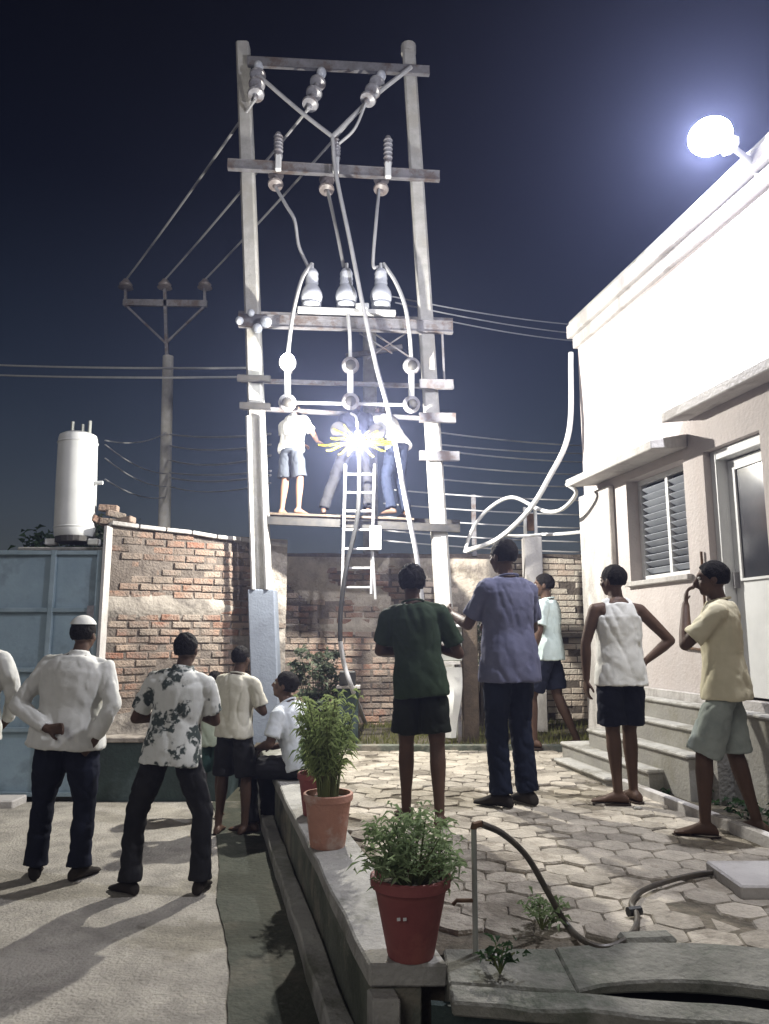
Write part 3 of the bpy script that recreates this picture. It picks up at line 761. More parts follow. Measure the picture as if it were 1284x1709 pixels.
b = MB(); q = mid(pA0, pA1, PZ); q2 = mid(pA0, pA1, zm)
b.rings([[p + V((x, y, 0)) for x, y in ((-.15, -.15), (.15, -.15), (.15, .15), (-.15, .15))] for p in (q, q2)]); b.build('pole_muff', M['muff'], hf, bevel=.01)
for off in (-.085, .07):
    b = MB(); b.tube([mid(pA0, pA1, zm + .0) + V((off, -.145, 0)), mid(pA0, pA1, fp(440, 700).z) + V((off, -.13, 0))], .026, 8); b.build('conduit', M['pvc'], hf, smooth=True)

def arm(p, c, ht, wd, name='crossarm', m='steel', dy=-.14):
    b = MB(); a_ = fp(*p, dy); c_ = fp(*c, dy); up = V((0, 0, 1))
    # channel section: web plus two flanges
    b.bar(a_ + V((0, -.004, 0)), c_ + V((0, -.004, 0)), .010, ht - .018)
    b.bar(a_ + V((0, .02, ht / 2 - .004)), c_ + V((0, .02, ht / 2 - .004)), wd, .009); b.bar(a_ + V((0, .02, -ht / 2 + .004)), c_ + V((0, .02, -ht / 2 + .004)), wd, .009)
    return b.build(name, M[m], hf)
arm((413, 101), (717, 117), .12, .06); arm((380, 273), (734, 293), .13, .07); arm((380, 273), (734, 293), .13, .07, dy=.14)
arm((398, 534), (756, 546), .15, .08); arm((398, 527), (756, 539), .12, .07, dy=.15)
for (p, c) in (((396, 630), (452, 632)), ((400, 676), (452, 678))): arm(p, c, .075, .05, m='steel_dark')
for (p, c) in (((402, 634), (758, 645)), ((406, 680), (761, 701))): arm(p, c, .05, .04, dy=.16)
arm((700, 640), (757, 641), .11, .06, dy=-.20); arm((700, 696), (761, 697), .11, .06, dy=-.20); arm((700, 760), (767, 761), .11, .06, dy=-.20)
# work platform: two beams and boards
arm((441, 868), (768, 882), .09, .06, 'platform_beam', 'steel_dark'); arm((441, 860), (768, 874), .09, .06, 'platform_beam', 'steel_dark', dy=.45)
for k in range(5):
    b = MB(); a_ = fp(452, 863) + V((0, -.08 + .13 * k, .02)); c_ = fp(690, 872) + V((0, -.08 + .13 * k, .02)); b.bar(a_, c_, .115, .028); b.build('platform_board', M['wood'], hf, bevel=.004)
# braces under the third arm
for p, c in (((612, 548), (690, 600)), ((690, 548), (612, 600)), ((600, 556), (655, 590))):
    b = MB(); b.bar(fp(*p, .1), fp(*c, .1), .03, .012); b.build('brace', M['steel'], hf)
b = MB(); b.bar(fp(738, 548, -.1), fp(742, 640, -.1), .035, .02); b.build('hanger', M['steel'], hf)

def discs(name, top, bot, n, r, m='porcelain_grey'):
    b = MB(); top = V(top); bot = V(bot); d = bot - top; L = d.length; prof = []
    for k in range(n):
        z = L * (k + .15) / n; h = L / n
        prof += [(r * .30, z), (r, z + h * .35), (r * .92, z + h * .5), (r * .34, z + h * .58), (r * .28, z + h * .8)]
    b.lathe([(r * .25, 0)] + prof + [(r * .22, L)], top, 14, d)
    return b.build(name, M[m], hf, smooth=True)
# strain strings on the top arm
S1 = (fp(432, 108, -.1), fp(427, 165, -.35)); S2 = (fp(538, 118, -.1), fp(515, 182, -.35)); S3 = (fp(638, 124, -.1), fp(611, 172, -.35))
for s_ in (S1, S2, S3):
    discs('strain_insulator', s_[0].lerp(s_[1], .18), s_[1], 3, .105)
    b = MB(); b.ell(s_[0].lerp(s_[1], .06), (.065, .065, .075)); b.build('insulator_clamp', M['porcelain'], hf, smooth=True)
# post insulators on the second arm, discs below
for px, y0, y1 in ((465, 264, 222), (561, 268, 230), (648, 276, 228)):
    b = MB(); p0 = fp(px, y0, -.16); p1 = fp(px, y1, -.16); d = p1 - p0; L = d.length
    b.lathe([(.05, 0), (.055, .04), (.045, .06)] + [v for k in range(5) for v in ((.046, .07 + (L - .1) * k / 5), (.060, .07 + (L - .1) * (k + .5) / 5), (.046, .07 + (L - .1) * (k + .9) / 5))] + [(.03, L)], p0, 12, d)
    b.build('post_insulator', M['porcelain_grey'], hf, smooth=True)
    b = MB(); b.bb(fp(px, y0 + 22, -.16) - V((.04, .05, 0)), fp(px, y0 - 4, -.16) + V((.04, .02, 0))); b.build('insulator_clamp', M['white_paint'], hf, bevel=.012)
for px, py in ((461, 303), (546, 311), (637, 311)):
    discs('pin_insulator', fp(px, py - 18, .05), fp(px - 1, py + 12, -.05), 2, .10, 'porcelain_brown')
# three bottle shaped insulators standing on a board on the third arm
b = MB(); b.bar(fp(497, 519, -.16), fp(660, 525, -.16), .16, .055); b.build('insulator_board', M['pvc'], hf, bevel=.006)
for px in (520, 578, 636):
    p0 = fp(px, 514, -.16); p1 = fp(px, 450, -.16); L = (p1 - p0).length
    b = MB(); b.lathe([(.115, 0), (.12, L * .08), (.10, L * .11), (.125, L * .16), (.135, L * .28), (.125, L * .40), (.10, L * .50), (.075, L * .58), (.082, L * .63), (.075, L * .70), (.082, L * .76), (.075, L * .82), (.082, L * .88), (.07, L * .94), (.05, L)], p0, 18)
    o = b.build('bushing', M['porcelain'], hf, smooth=True)
    b = MB(); b.tube([p0 + V((0, 0, L * .98)), p0 + V((0, 0, L * 1.16))], .022, 8); b.build('terminal', M['white_paint'], o, smooth=True)
b = MB(); b.box(fp(605, 513, -.2), (.16, .12, .07)); b.build('junction_block', M['white_paint'], hf, bevel=.01)
# clamp cluster on the left pole at the third arm
for px, py, s_ in ((400, 535, .05), (444, 537, .07), (419, 522, .045), (430, 548, .06)):
    b = MB(); b.ell(fp(px, py, -.22), (s_, s_, s_)); b.build('pole_clamp', M['porcelain'], hf, smooth=True)
# drop out fuses: round caps joined by white tubes
for px, y0, y1 in ((480, 606, 672), (585, 610, 670), (687, 611, 675)):
    c0 = fp(px, y0, -.26); c1 = fp(px, y1, -.26)
    o = None
    b = MB(); b.tube([c0, c1], .038, 10); o = b.build('fuse_tube', M['white_paint'], hf, smooth=True)
    for c in (c0, c1):
        b = MB(); b.lathe([(.045, -.07), (.09, -.05), (.105, 0), (.09, .03), (.06, .05), (.055, .08)], c, 18, V((.1, -1, -.25))); b.build('fuse_cap', M['porcelain_grey'], o, smooth=True)
        b = MB(); b.lathe([(.045, .06), (.062, .085), (.03, .11)], c, 12, V((.1, -1, -.25))); b.build('contact', M['steel_dark'], o, smooth=True)
        b = MB(); b.bar(c, c + V((0, .30, .0)), .04, .04); b.build('fuse_bracket', M['steel'], o)
b = MB(); b.tube([fp(495, 672, -.24), fp(690, 676, -.24)], .02, 8); b.build('bus_rod', M['cable'], hf)
# rear pole seen between the two
rp0 = at(622, 1010, 10.9); rp0.z = 0; rp1 = at(617, 548, 10.9)
rp = thing('rear_pole', 'grey concrete pole standing behind the yard wall between the twin poles', 'pole', rp0)
poly_pole(rp0, rp1, .24, .20, 'pole_shaft', 'concrete', rp)
b = MB(); b.bar(rp1 + V((-.35, -.12, -.5)), rp1 + V((.5, -.12, -.35)), .06, .07); b.build('pole_arm', M['steel'], rp)

# far pole on the left
fq0 = at(282, 890, 14); fq0.z = 0; fq1 = at(281, 595, 14)
fq = thing('far_pole', 'slim pale concrete power pole with forked three insulator head behind brick wall', 'pole', fq0)
b = MB(); b.tube([fq0, fq1], [.13, .105], 12); b.build('pole_shaft', M['pole'], fq, smooth=True)
def f14(px, py): return at(px, py, 14)
b = MB(); b.bar(f14(275, 470), f14(279, 600), .06, .06); b.build('head_post', M['steel'], fq)
b = MB(); b.bar(f14(206, 505), f14(346, 507), .06, .13); b.build('head_crossarm', M['steel'], fq)
for p, c in (((213, 512), (276, 572)), ((340, 513), (278, 572))):
    b = MB(); b.bar(f14(*p), f14(*c), .04, .04); b.build('head_brace', M['steel'], fq)
tips = []
for px in (210, 275, 342):
    if px != 275:
        b = MB(); b.bar(f14(px, 482), f14(px, 512), .05, .05); b.build('insulator_pin', M['steel'], fq)
    b = MB(); c = f14(px, 482); b.lathe([(.06, 0), (.15, .02), (.11, .06), (.13, .09), (.08, .15), (.05, .20)], c, 12); b.build('insulator', M['porcelain_brown'], fq, smooth=True); tips.append(c + V((0, 0, .2)))

# ------------------------------------------------------------------ wires and cables
def wire(label, pts, r=.014, m='wire', sag=0.0, name='wire', n=14, group=None, cat='wire'):
    out = []
    for k in range(len(pts) - 1):
        a_, c_ = V(pts[k]), V(pts[k + 1])
        for i in range(n):
            t = i / n; p = a_.lerp(c_, t); p.z -= sag * 4 * t * (1 - t); out.append(p)
    out.append(V(pts[-1])); 
    b = MB(); b.tube(out, r, 6)
    return tag(b.build(name, M[m], smooth=True, loc=out[0]), label, cat, group)
def smooth_pts(pts, n=8):
    pts = [V(p) for p in pts]; o = []
    q = [pts[0] * 2 - pts[1]] + pts + [pts[-1] * 2 - pts[-2]]
    for i in range(1, len(q) - 2):
        for k in range(n):
            t = k / n; p0, p1, p2, p3 = q[i - 1], q[i], q[i + 1], q[i + 2]
            o.append(.5 * ((2 * p1) + (p2 - p0) * t + (2 * p0 - 5 * p1 + 4 * p2 - p3) * t * t + (3 * p1 - p0 - 3 * p2 + p3) * t ** 3))
    o.append(pts[-1]); return o
def cable(label, pts, r, m, name='cable', group=None, cat='cable'):
    b = MB(); s_ = smooth_pts(pts); b.tube(s_, r, 8); return tag(b.build(name, M[m], smooth=True, loc=s_[0]), label, cat, group)
GW = 'line wires between the twin poles and the far pole'
wire('left of three line wires slanting down to the far pole head', [S1[1], tips[0]], .019, 'wire', .04, group=GW)
wire('middle of three line wires slanting down to the far pole head', [S2[1], tips[1]], .019, 'wire', .04, group=GW)
wire('right of three line wires slanting down to the far pole head', [S3[1], tips[2]], .019, 'wire', .04, group=GW)
V0 = fp(555, 228, -.3)
GV = 'heavy cables meeting in a vee on the structure'
cable('thick pale cable from the left pole top down to the vee', [fp(434, 128, -.2), fp(500, 185, -.26), V0], .027, 'cable', group=GV)
cable('thick pale cable from the right pole top down to the vee', [fp(686, 112, -.16), fp(620, 165, -.26), V0], .030, 'cable', group=GV)
cable('thinner cable looping from right strain insulator to the middle post', [S3[1], fp(592, 215, -.3), fp(566, 240, -.2)], .018, 'cable', group=GV)
cable('long pale cable falling from the vee past the platform to the yard', [V0, fp(561, 290, -.3), fp(584, 400, -.34), fp(606, 510, -.36), fp(628, 610, -.4), fp(652, 700, -.55), fp(678, 840, -.7), fp(699, 950, -.8), fp(712, 1090, -.8)], .026, 'cable')
GJ = 'jumper cables from second crossarm to the bottle insulators'
cable('bent jumper cable dropping to the left bottle insulator', [fp(460, 312, -.05), fp(478, 343, -.12), fp(492, 368, -.16), fp(499, 410, -.16), fp(515, 446, -.16)], .022, 'cable', group=GJ)
cable('straight jumper cable dropping to the middle bottle insulator', [fp(547, 318, -.05), fp(562, 385, -.16), fp(574, 446, -.16)], .022, 'cable', group=GJ)
cable('near vertical jumper cable dropping to the right bottle insulator', [fp(633, 316, -.05), fp(628, 370, -.16), fp(623, 440, -.16), fp(632, 446, -.16)], .022, 'cable', group=GJ)
GD = 'white drop cables from bottle insulators to the fuses'
cable('white drop cable bowing left to the bright left fuse', [fp(521, 440, -.18), fp(504, 466, -.25), fp(490, 520, -.28), fp(483, 570, -.28), fp(480, 600, -.27)], .024, 'pvc', group=GD)
cable('white drop cable running straight to the middle fuse', [fp(580, 516, -.2), fp(584, 560, -.26), fp(585, 604, -.27)], .022, 'pvc', group=GD)
cable('white drop cable bowing right to the right fuse', [fp(640, 440, -.18), fp(660, 470, -.24), fp(676, 510, -.28), fp(684, 560, -.28), fp(687, 604, -.27)], .024, 'pvc', group=GD)
cable('black cable hanging down beside the ladder to the grass', [fp(600, 760, -.3), fp(597, 860, -.38), fp(578, 950, -.42), fp(569, 1020, -.42), fp(568, 1070, -.42)], .026, 'cable_black')
cable('pale lower end of the hanging cable leaning to the grass', [fp(568, 1070, -.42), fp(575, 1110, -.36), fp(592, 1160, -.25), gp(612, 1212, PZ + .05)], .026, 'cable')
GP = 'distribution wires crossing behind the structure'
def at_(p, Y): return at(p[0], p[1], Y)
for k, (y0, y1, Y0, Y1, nm) in enumerate(((608, 614, 13.6, 9.6, 'upper'), (625, 629, 13.6, 9.6, 'lower'))):
    wire('%s of two wires running left from the structure past the far pole' % nm, [at_((-40, y0), Y0), at_((436, y1), Y1)], .016, 'wire', .03, group=GP)
for k, (y0, y1) in enumerate(((725, 724), (744, 742), (768, 760), (789, 786), (797, 793), (812, 806))):
    nm = ('topmost', 'second', 'third', 'fourth', 'fifth', 'lowest')[k]
    wire('%s of six wires between far pole and left pole' % nm, [at_((284, y0), 13.8), at_((452, y1), 9.4)], .016 if k < 5 else .011, 'cable', .05 + .03 * (k % 3), group=GP)
for k, (y0, y1) in enumerate(((722, 745), (742, 757), (752, 772), (776, 792), (800, 812))):
    nm = ('topmost', 'second', 'third', 'fourth', 'lowest')[k]
    wire('%s of five faint wires running right from the right pole behind the house' % nm, [at_((735, y0), 10.5), at_((1010, y1), 13)], .012, 'wire', .04, group=GP)
for k, (p, c) in enumerate((((655, 495), (1000, 545)), ((660, 505), (1000, 560)), ((700, 525), (1000, 572)))):
    nm = ('upper', 'middle', 'lower')[k]
    wire('%s of three thin wires from third crossarm toward the house roof' % nm, [at_(p, 8.95), at_(c, 12)], .009, 'wire', .06, group=GP)
for k, (p, c) in enumerate((((176, 742), (278, 790)), ((176, 765), (278, 812)), ((176, 800), (276, 830)), ((176, 735), (278, 722)))):
    nm = ('second', 'third', 'lowest', 'topmost')[k]
    wire('%s of four thin wires between white tank and far pole' % nm, [at_(p, 9.5), at_(c, 13.8)], .010, 'wire', .10, group=GP)
# service cables from the house corner
C1 = at(893, 842, 8.3)
cable('thick white service cable from the roof corner down to the wall post', [hw(-.03, .07, 4.75), at(950, 720, 7.95), at(915, 800, 8.1), at(880, 855, 8.3), at(830, 900, 8.6), at(778, 920, 8.85)], .030, 'pvc')
cable('thinner white cable looping from window canopy to the wall post', [hw(.28, .33, 3.18), at(962, 822, 7.6), at(945, 845, 7.8), at(925, 854, 8.0), at(900, 850, 8.3), at(855, 830, 8.5), at(815, 850, 8.7), at(788, 885, 8.8), at(776, 922, 8.85)], .022, 'pvc')
wire('pale horizontal cable from the wall post to the house corner', [at(842, 894, 8.6), at(905, 892, 8.6), at(984, 886, 8.0)], .02, 'pvc', .01)

# wall post with twin brackets, and strand fence above the rear wall
wp = thing('wall_post', 'bright white post with twin iron brackets at the rear wall', 'post', at(897, 1100, 9.3))
p0 = at(897, 1200, 9.35); p0.z = PZ; p1 = at(897, 897, 9.35)
b = MB(); b.bb((p0.x - .11, 9.25, PZ), (p0.x + .11, 9.45, p1.z)); b.build('post_body', M['house_trim'], wp, bevel=.01)
for ox in (-.08, .05):
    b = MB(); b.bb((p0.x + ox - .018, 9.3, p1.z), (p0.x + ox + .018, 9.34, p1.z + .38)); b.build('bracket', M['pvc'], wp)
b = MB(); b.bb((p0.x - .058, 9.31, p1.z + .08), (p0.x + .028, 9.335, p1.z + .30)); b.build('bracket_plate', M['rust'], wp)
b = MB(); q = at(790, 826, 9.95); b.bb((q.x - .03, 9.93, 2.66), (q.x + .03, 9.97, q.z))
tag(b.build('fence_stake', M['steel'], loc=(q.x, 9.95, 2.66)), 'thin steel stake carrying fence strands on the rear wall', 'post')
for k, y in enumerate((822, 846, 868, 891, 908)):
    nm = ('top', 'second', 'third', 'fourth', 'bottom')[k]
    wire('%s strand of the wire fence above the rear wall' % nm, [at(640, y - 6, 9.9), at(1000, y + 14, 9.95)], .010, 'wire', .03, group='fence strands above the rear wall', name='fence_wire')
b = MB(); q = at(800, 900, 9.9)

# ladder hung from the platform
ldr = thing('ladder', 'white metal ladder hanging from the work platform', 'ladder', fp(600, 990, -.3))
for (p, c) in (((577, 775), (571, 992)), ((626, 775), (620, 992))):
    b = MB(); b.bar(fp(*p, -.22), fp(*c, -.34), .025, .045); b.build('rail', M['cable'], ldr, bevel=.004)
for k in range(7):
    t = .08 + .145 * k; a_ = fp(577, 775, -.22).lerp(fp(571, 992, -.34), t); c_ = fp(626, 775, -.22).lerp(fp(620, 992, -.34), t)
    b = MB(); b.tube([a_, c_], .014, 8); b.build('rung', M['cable'], ldr, smooth=True)
b = MB(); q = fp(627, 898, -.38); b.box(q, (.13, .03, .27)); tag(b.build('white_sheet', M['white_paint'], bevel=.006, loc=q), 'small white board tied to the ladder rail', 'board')
b = MB(); b.bar(fp(622, 918, -.35), fp(627, 1000, -.3), .02, .02); tag(b.build('rope', M['wire'], loc=fp(622, 918, -.35)), 'thin rope hanging below the white board', 'rope')

# lit work lamp on the structure with the fan of yellow leads round it
WL = fp(597, 738, -.80)
mat('bulb_glow', (.9, .9, .9), (.9, .9, .9), .4, 5, emis=(1.0, .97, .90), estr=40)
wl = thing('work_lamp', 'small glaring work lamp among the linemen at the fuse leads', 'lamp', WL)
b = MB(); b.ell(WL, (.032, .032, .04), None, 14, 10); b.build('bulb', M['bulb_glow'], wl, smooth=True)
b = MB(); b.lathe([(.035, .05), (.035, .12), (.015, .14)], WL, 12); b.build('socket', M['white_paint'], wl, smooth=True)
b = MB(); b.tube(smooth_pts([WL + V((0, 0, .13)), WL + V((-.02, .06, .30)), fp(586, 690, -.30)], 5), .014, 8); b.build('flex', M['pvc'], wl)
wd_ = bpy.data.lights.new('work_lamp_light', 'POINT'); wd_.energy = 800; wd_.color = (1.0, .965, .88); wd_.shadow_soft_size = .035
wlo = bpy.data.objects.new('work_lamp_light', wd_); COL.objects.link(wlo); wlo.location = WL + V((0, -.09, -.03))
FB = fp(480, 604, -.46)
fb = thing('test_lamp', 'added glowing ball for the glare on the left fuse', 'lamp', FB)  # added glowing ball stands in for a reflection on the fuse
mat('bulb_glow_cool', (.9, .9, .9), (.9, .9, .9), .4, 5, emis=(.97, 1.0, .97), estr=60)
b = MB(); b.ell(FB, (.085, .085, .10), None, 16, 10); b.build('bulb', M['bulb_glow_cool'], fb, smooth=True)  # ball glows in place of reflected glare, no lamp hangs here
b = MB(); b.bar(FB + V((0, .06, 0)), FB + V((0, .20, 0)), .03, .03); b.build('clip', M['steel_dark'], fb)
yc_ = thing('cable_bundle', 'fan of yellow insulated leads splaying round the work lamp', 'cables', fp(597, 740, -.3))
rnd = random.Random(12)
for k, (dx, dz) in enumerate(((-70, 2), (-46, -22), (-62, 12), (-58, 4), (-20, 18), (52, -8), (46, 16), (60, 2), (54, -3), (24, -24), (-28, -28), (30, 20), (-40, 20), (-52, -10), (40, -18))):
    c0 = fp(597 + dx * .10, 740 + dz * .10, -.36); c1 = fp(597 + dx * rnd.uniform(.8, 1.1), 740 + dz * rnd.uniform(.8, 1.2), -.30 + rnd.uniform(-.1, .06))
    sp_ = smooth_pts([c0, c0.lerp(c1, .4) + V((0, -.03, rnd.uniform(-.01, .02))), c0.lerp(c1, .8) + V((0, 0, rnd.uniform(-.012, .012))), c1], 4); rr_ = rnd.uniform(.010, .019)
    b = MB(); b.tube(sp_, [rr_ * (1.25 - .7 * i / (len(sp_) - 1)) for i in range(len(sp_))], 7); b.build('lead', M['yellow'], yc_, smooth=True)
for px, py in ((566, 718), (628, 722)):
    b = MB(); b.lathe([(.06, -.03), (.095, -.02), (.10, .02), (.06, .03)], fp(px, py, -.12), 16, V((0, -1, 0))); b.build('terminal_disc', M['steel_dark'], yc_, smooth=True)

# ------------------------------------------------------------------ people
QUEUE = []; FOLDS = {}
tex_f = bpy.data.textures.new('folds', 'CLOUDS'); tex_f.noise_scale = .16; tex_f.noise_depth = 1
tex_h = bpy.data.textures.new('hair_lumps', 'CLOUDS'); tex_h.noise_scale = .026; tex_h.noise_depth = 2
def solid(mb, name, m, parent, vox, sm=4, disp=0.0, tex=None, keep=.5):
    me = mb.mesh(name); me.materials.append(M[m])
    o = bpy.data.objects.new(name, me); COL.objects.link(o); o.parent = parent
    r = o.modifiers.new('r', 'REMESH'); r.mode = 'VOXEL'; r.voxel_size = vox; r.use_smooth_shade = True
    if sm:
        s = o.modifiers.new('s', 'SMOOTH'); s.iterations = sm; s.factor = .5
    if disp:
        d = o.modifiers.new('d', 'DISPLACE'); d.texture = tex or tex_f; d.strength = disp; d.mid_level = .5; d.texture_coords = 'LOCAL'
    if keep < 1:
        k = o.modifiers.new('k', 'DECIMATE'); k.ratio = keep
    QUEUE.append((o, m)); return o
def hash_(t): return sum(ord(ch) * (i + 3) for i, ch in enumerate(t))
def bake_queue():
    bpy.context.view_layer.update(); dg = bpy.context.evaluated_depsgraph_get()
    new = []
    for o, m in QUEUE:
        me = bpy.data.meshes.new_from_object(o.evaluated_get(dg)); new.append(me)
    for (o, m), me in zip(QUEUE, new):
        o.modifiers.clear(); me.name = o.name; o.data = me; me.materials.clear(); me.materials.append(M[m])
        if o.name in FOLDS:
            k = FOLDS[o.name]; off = V((hash_(o.name) % 97, hash_(o.name) % 53, 0))
            ns = [v.normal.copy() for v in me.vertices]
            for v, n in zip(me.vertices, ns):
                p = v.co
                if k == 1:
                    q = V((p.x * 8 + p.z * 2.0, p.y * 8, p.z * 4.2 - abs(p.x) * 6)) + off
                    c = 1 - abs(noise.noise(q)) * 2.2; q2 = V((p.x * 13, p.y * 13, p.z * 15 + p.x * 6)) + off
                    d = .002 - .0085 * max(0.0, 1 - abs(noise.noise(q)) * 3.2) ** 1.3 + .004 * noise.noise(q2) + .003 * noise.noise(q2 * 2.3)
                else:
                    q = V((p.x * 7, p.y * 7, p.z * 10 + p.x * 6)) + off; c = 1 - abs(noise.noise(q)) * 2.2
                    d = .001 - .008 * max(0.0, 1 - abs(noise.noise(q)) * 3.5) ** 1.3 + .004 * noise.noise(V((p.x * 14, p.y * 14, p.z * 24)) + off)
                v.co = p + n * d
        me.polygons.foreach_set('use_smooth', [True] * len(me.polygons))
    QUEUE.clear()

def hand(mb, w_, d, pn, side, curl, s):
    d = d.normalized(); pn = (pn - d * pn.dot(d)).normalized(); wv = d.cross(pn) * side       # wv points to the thumb side
    for o in (-.026, -.009, .009, .026):
        mb.capsule(w_ + wv * o * .55 * s, w_ + d * .082 * s + wv * o * s, .015 * s, .0125 * s, 8)
    for o, L in ((-.030, .056), (-.010, .070), (.010, .076), (.029, .068)):
        p = w_ + d * .084 * s + wv * o * s; a = curl * .55; q = p
        for seg, fr in ((0, .42), (1, .33), (2, .25)):
            dd = d * math.cos(a) + pn * math.sin(a); q2 = q + dd * L * fr * s
            mb.capsule(q, q2, .0098 * s, .0090 * s, 8); q = q2; a += curl * .6
    p = w_ + d * .028 * s + wv * .024 * s; dd = (d * .62 + wv * .72 + pn * .30).normalized(); q = p + dd * .042 * s
    mb.capsule(p, q, .0135 * s, .0115 * s, 8); dd = (d * .85 + wv * .30 + pn * (.25 + .3 * curl)).normalized(); mb.capsule(q, q + dd * .034 * s, .0112 * s, .0095 * s, 8)

def footshape(mb, ank, yaw, s, r=1.0, drop=None):
    f = V((-math.sin(yaw), math.cos(yaw), 0)); zf = ank.z - .085 * s if drop is None else drop
    side = V((math.cos(yaw), math.sin(yaw), 0)); rs = []
    for t, w_, h in ((-.075, .022, .03), (-.06, .034, .06), (-.02, .036, .085), (.04, .038, .075), (.10, .045, .048), (.145, .044, .032), (.175, .034, .024), (.19, .018, .018)):
        c = V((ank.x, ank.y, zf)) + f * t * s; w2 = w_ * s * r; h2 = h * s * r
        rs.append([c + side * w2 * math.cos(a) * 1.0 + V((0, 0, h2 * .5 + h2 * .5 * math.sin(a))) for a in [2 * math.pi * k / 12 for k in range(12)]])
    mb.rings(rs)

def person(label, loc, H, yaw, arms, legs, shirt, bottom, feet='bare', hair='short', skin='skin', pel=(0, 0, .93), neck=None, hyaw=0, hpitch=0, twist=0,
           vox=.0085, girth=1.0, group=None, cap=None):
    s = H / 1.70
    root = thing('person', label, 'person', loc, yaw, group)
    P = lambda p: V(p) * s
    pel = V(pel); neck = V(neck) if neck is not None else pel + V((0, .0, .525))
    spine = neck - pel; up = spine.normalized()
    sd_ = Matrix.Rotation(twist, 3, 'Z') @ V((1, 0, 0)); sd_ = (sd_ - up * sd_.dot(up)).normalized(); fw = up.cross(sd_)
    def tor(mb, st, add=0.0, gx=1.0):
        rs = []
        for t, rx, ry, oy in st:
            c = pel + spine * t + fw * oy; rx = (rx * gx + add); ry = (ry * gx + add)
            rs.append([P(c + sd_ * rx * math.copysign(abs(math.cos(a)) ** .85, math.cos(a)) + fw * ry * math.copysign(abs(math.sin(a)) ** .85, math.sin(a))) for a in [2 * math.pi * k / 20 for k in range(20)]])
        mb.rings(rs)
    sh = {k: neck - up * .078 + sd_ * (.178 * k * (.5 + .5 * girth)) - fw * .005 for k in (-1, 1)}
    hp = {k: pel + Matrix.Rotation(twist * .3, 3, 'Z') @ V((.088 * k, 0, -.03)) for k in (-1, 1)}
    # --- body
    B = MB()
    tor(B, ((-.13, .10, .08, 0), (-.05, .145, .10, -.01), (.08, .15, .105, -.01), (.35, .128, .092, 0), (.62, .148, .105, .005), (.82, .15, .095, 0), (.93, .10, .07, -.005), (1.02, .055, .055, 0)), 0, girth)
    hy = Matrix.Rotation(hyaw, 3, 'Z') @ Matrix.Rotation(-hpitch, 3, 'X')
    hb_ = neck + up * .052 + fw * .020; hc = hb_ + (hy @ V((0, .012, .088)))
    B.capsule(P(neck - up * .03), P(hb_ + V((0, 0, .02))), .056 * s, .052 * s)
    HM = lambda x, y, z: P(hc + hy @ V((x, y, z)))
    B.ell(HM(0, -.012, .028), (.076 * s, .096 * s, .088 * s), hy, 16, 12)
    B.ell(HM(0, .022, -.035), (.060 * s, .070 * s, .075 * s), hy, 14, 10)
    B.ell(HM(0, .052, -.085), (.030 * s, .028 * s, .022 * s), hy, 10, 8)
    B.capsule(HM(0, .088, .012), HM(0, .104, -.022), .010 * s, .0155 * s, 8)
    B.ell(HM(0, .080, .030), (.050 * s, .016 * s, .010 * s), hy, 10, 6)
    B.ell(HM(0, .084, -.052), (.024 * s, .012 * s, .010 * s), hy, 10, 6)
    for k in (-1, 1):
        B.ell(HM(.076 * k, -.008, -.010), (.010 * s, .020 * s, .032 * s), hy, 8, 6)
        B.ell(HM(.040 * k, .058, -.025), (.024 * s, .022 * s, .026 * s), hy, 8, 6)
    for k, key in ((-1, 'L'), (1, 'R')):
        el, wr, hd_, pn, curl = arms[key]; el = V(el); wr = V(wr); a0 = sh[k]
        B.capsule(P(neck - up * .05), P(a0), .050 * s, .046 * s)
        B.chain([P(a0), P(a0.lerp(el, .45)), P(el)], [.048 * s, .046 * s, .038 * s])
        B.chain([P(el), P(el.lerp(wr, .3)), P(wr)], [.038 * s, .040 * s, .0255 * s])
        hand(B, P(wr), V(hd_), V(pn), -k, curl, s)
        kn, an, fy = legs[key]; kn = V(kn); an = V(an); a0 = hp[k]
        B.chain([P(a0), P(a0.lerp(kn, .5)), P(kn)], [.082 * s * girth, .070 * s * girth, .052 * s])
        B.chain([P(kn), P(kn.lerp(an, .3)), P(kn.lerp(an, .75)), P(an)], [.052 * s, .055 * s, .038 * s, .034 * s])
        if feet != 'shoe':
            footshape(B, P(an), R(fy), s, 1.0)
        else:
            B.capsule(P(an), P(an) + V((0, 0, -.03 * s)), .034 * s, .034 * s)
    solid(B, 'body', skin, root, vox, 3, keep=.45)
    for k in (-1, 1):
        b = MB(); b.ell(HM(.031 * k, .079, .008), (.0125 * s, .010 * s, .0105 * s), hy, 10, 8); b.build('eye', M['eye'], root, True, local=True)
    # --- hair
    Hh = MB()
    if hair in ('short', 'curly', 'bald'):
        e_ = .0 if hair != 'curly' else .012
        rs = []
        for k in range(11):
            t = k / 10; ring = []
            for i in range(22):
                a = 2 * math.pi * i / 22; fr = max(0.0, math.sin(a)) ** 1.5          # front of the head
                low = -.062 + .115 * fr + (.02 if hair == 'bald' else 0); ph0 = math.asin(max(-1, min(1, low / .098)))
                ph = ph0 + (math.pi / 2 * .995 - ph0) * t
                ring.append(HM((.0825 + e_) * math.cos(ph) * math.cos(a), -.014 + (.1035 + e_) * math.cos(ph) * math.sin(a), .028 + (.098 + e_) * math.sin(ph)))
            rs.append(ring)
        Hh.rings(rs)
        solid(Hh, 'hair', 'hair', root, .0062, 1, .010 if hair == 'short' else .024, tex_h, .8)
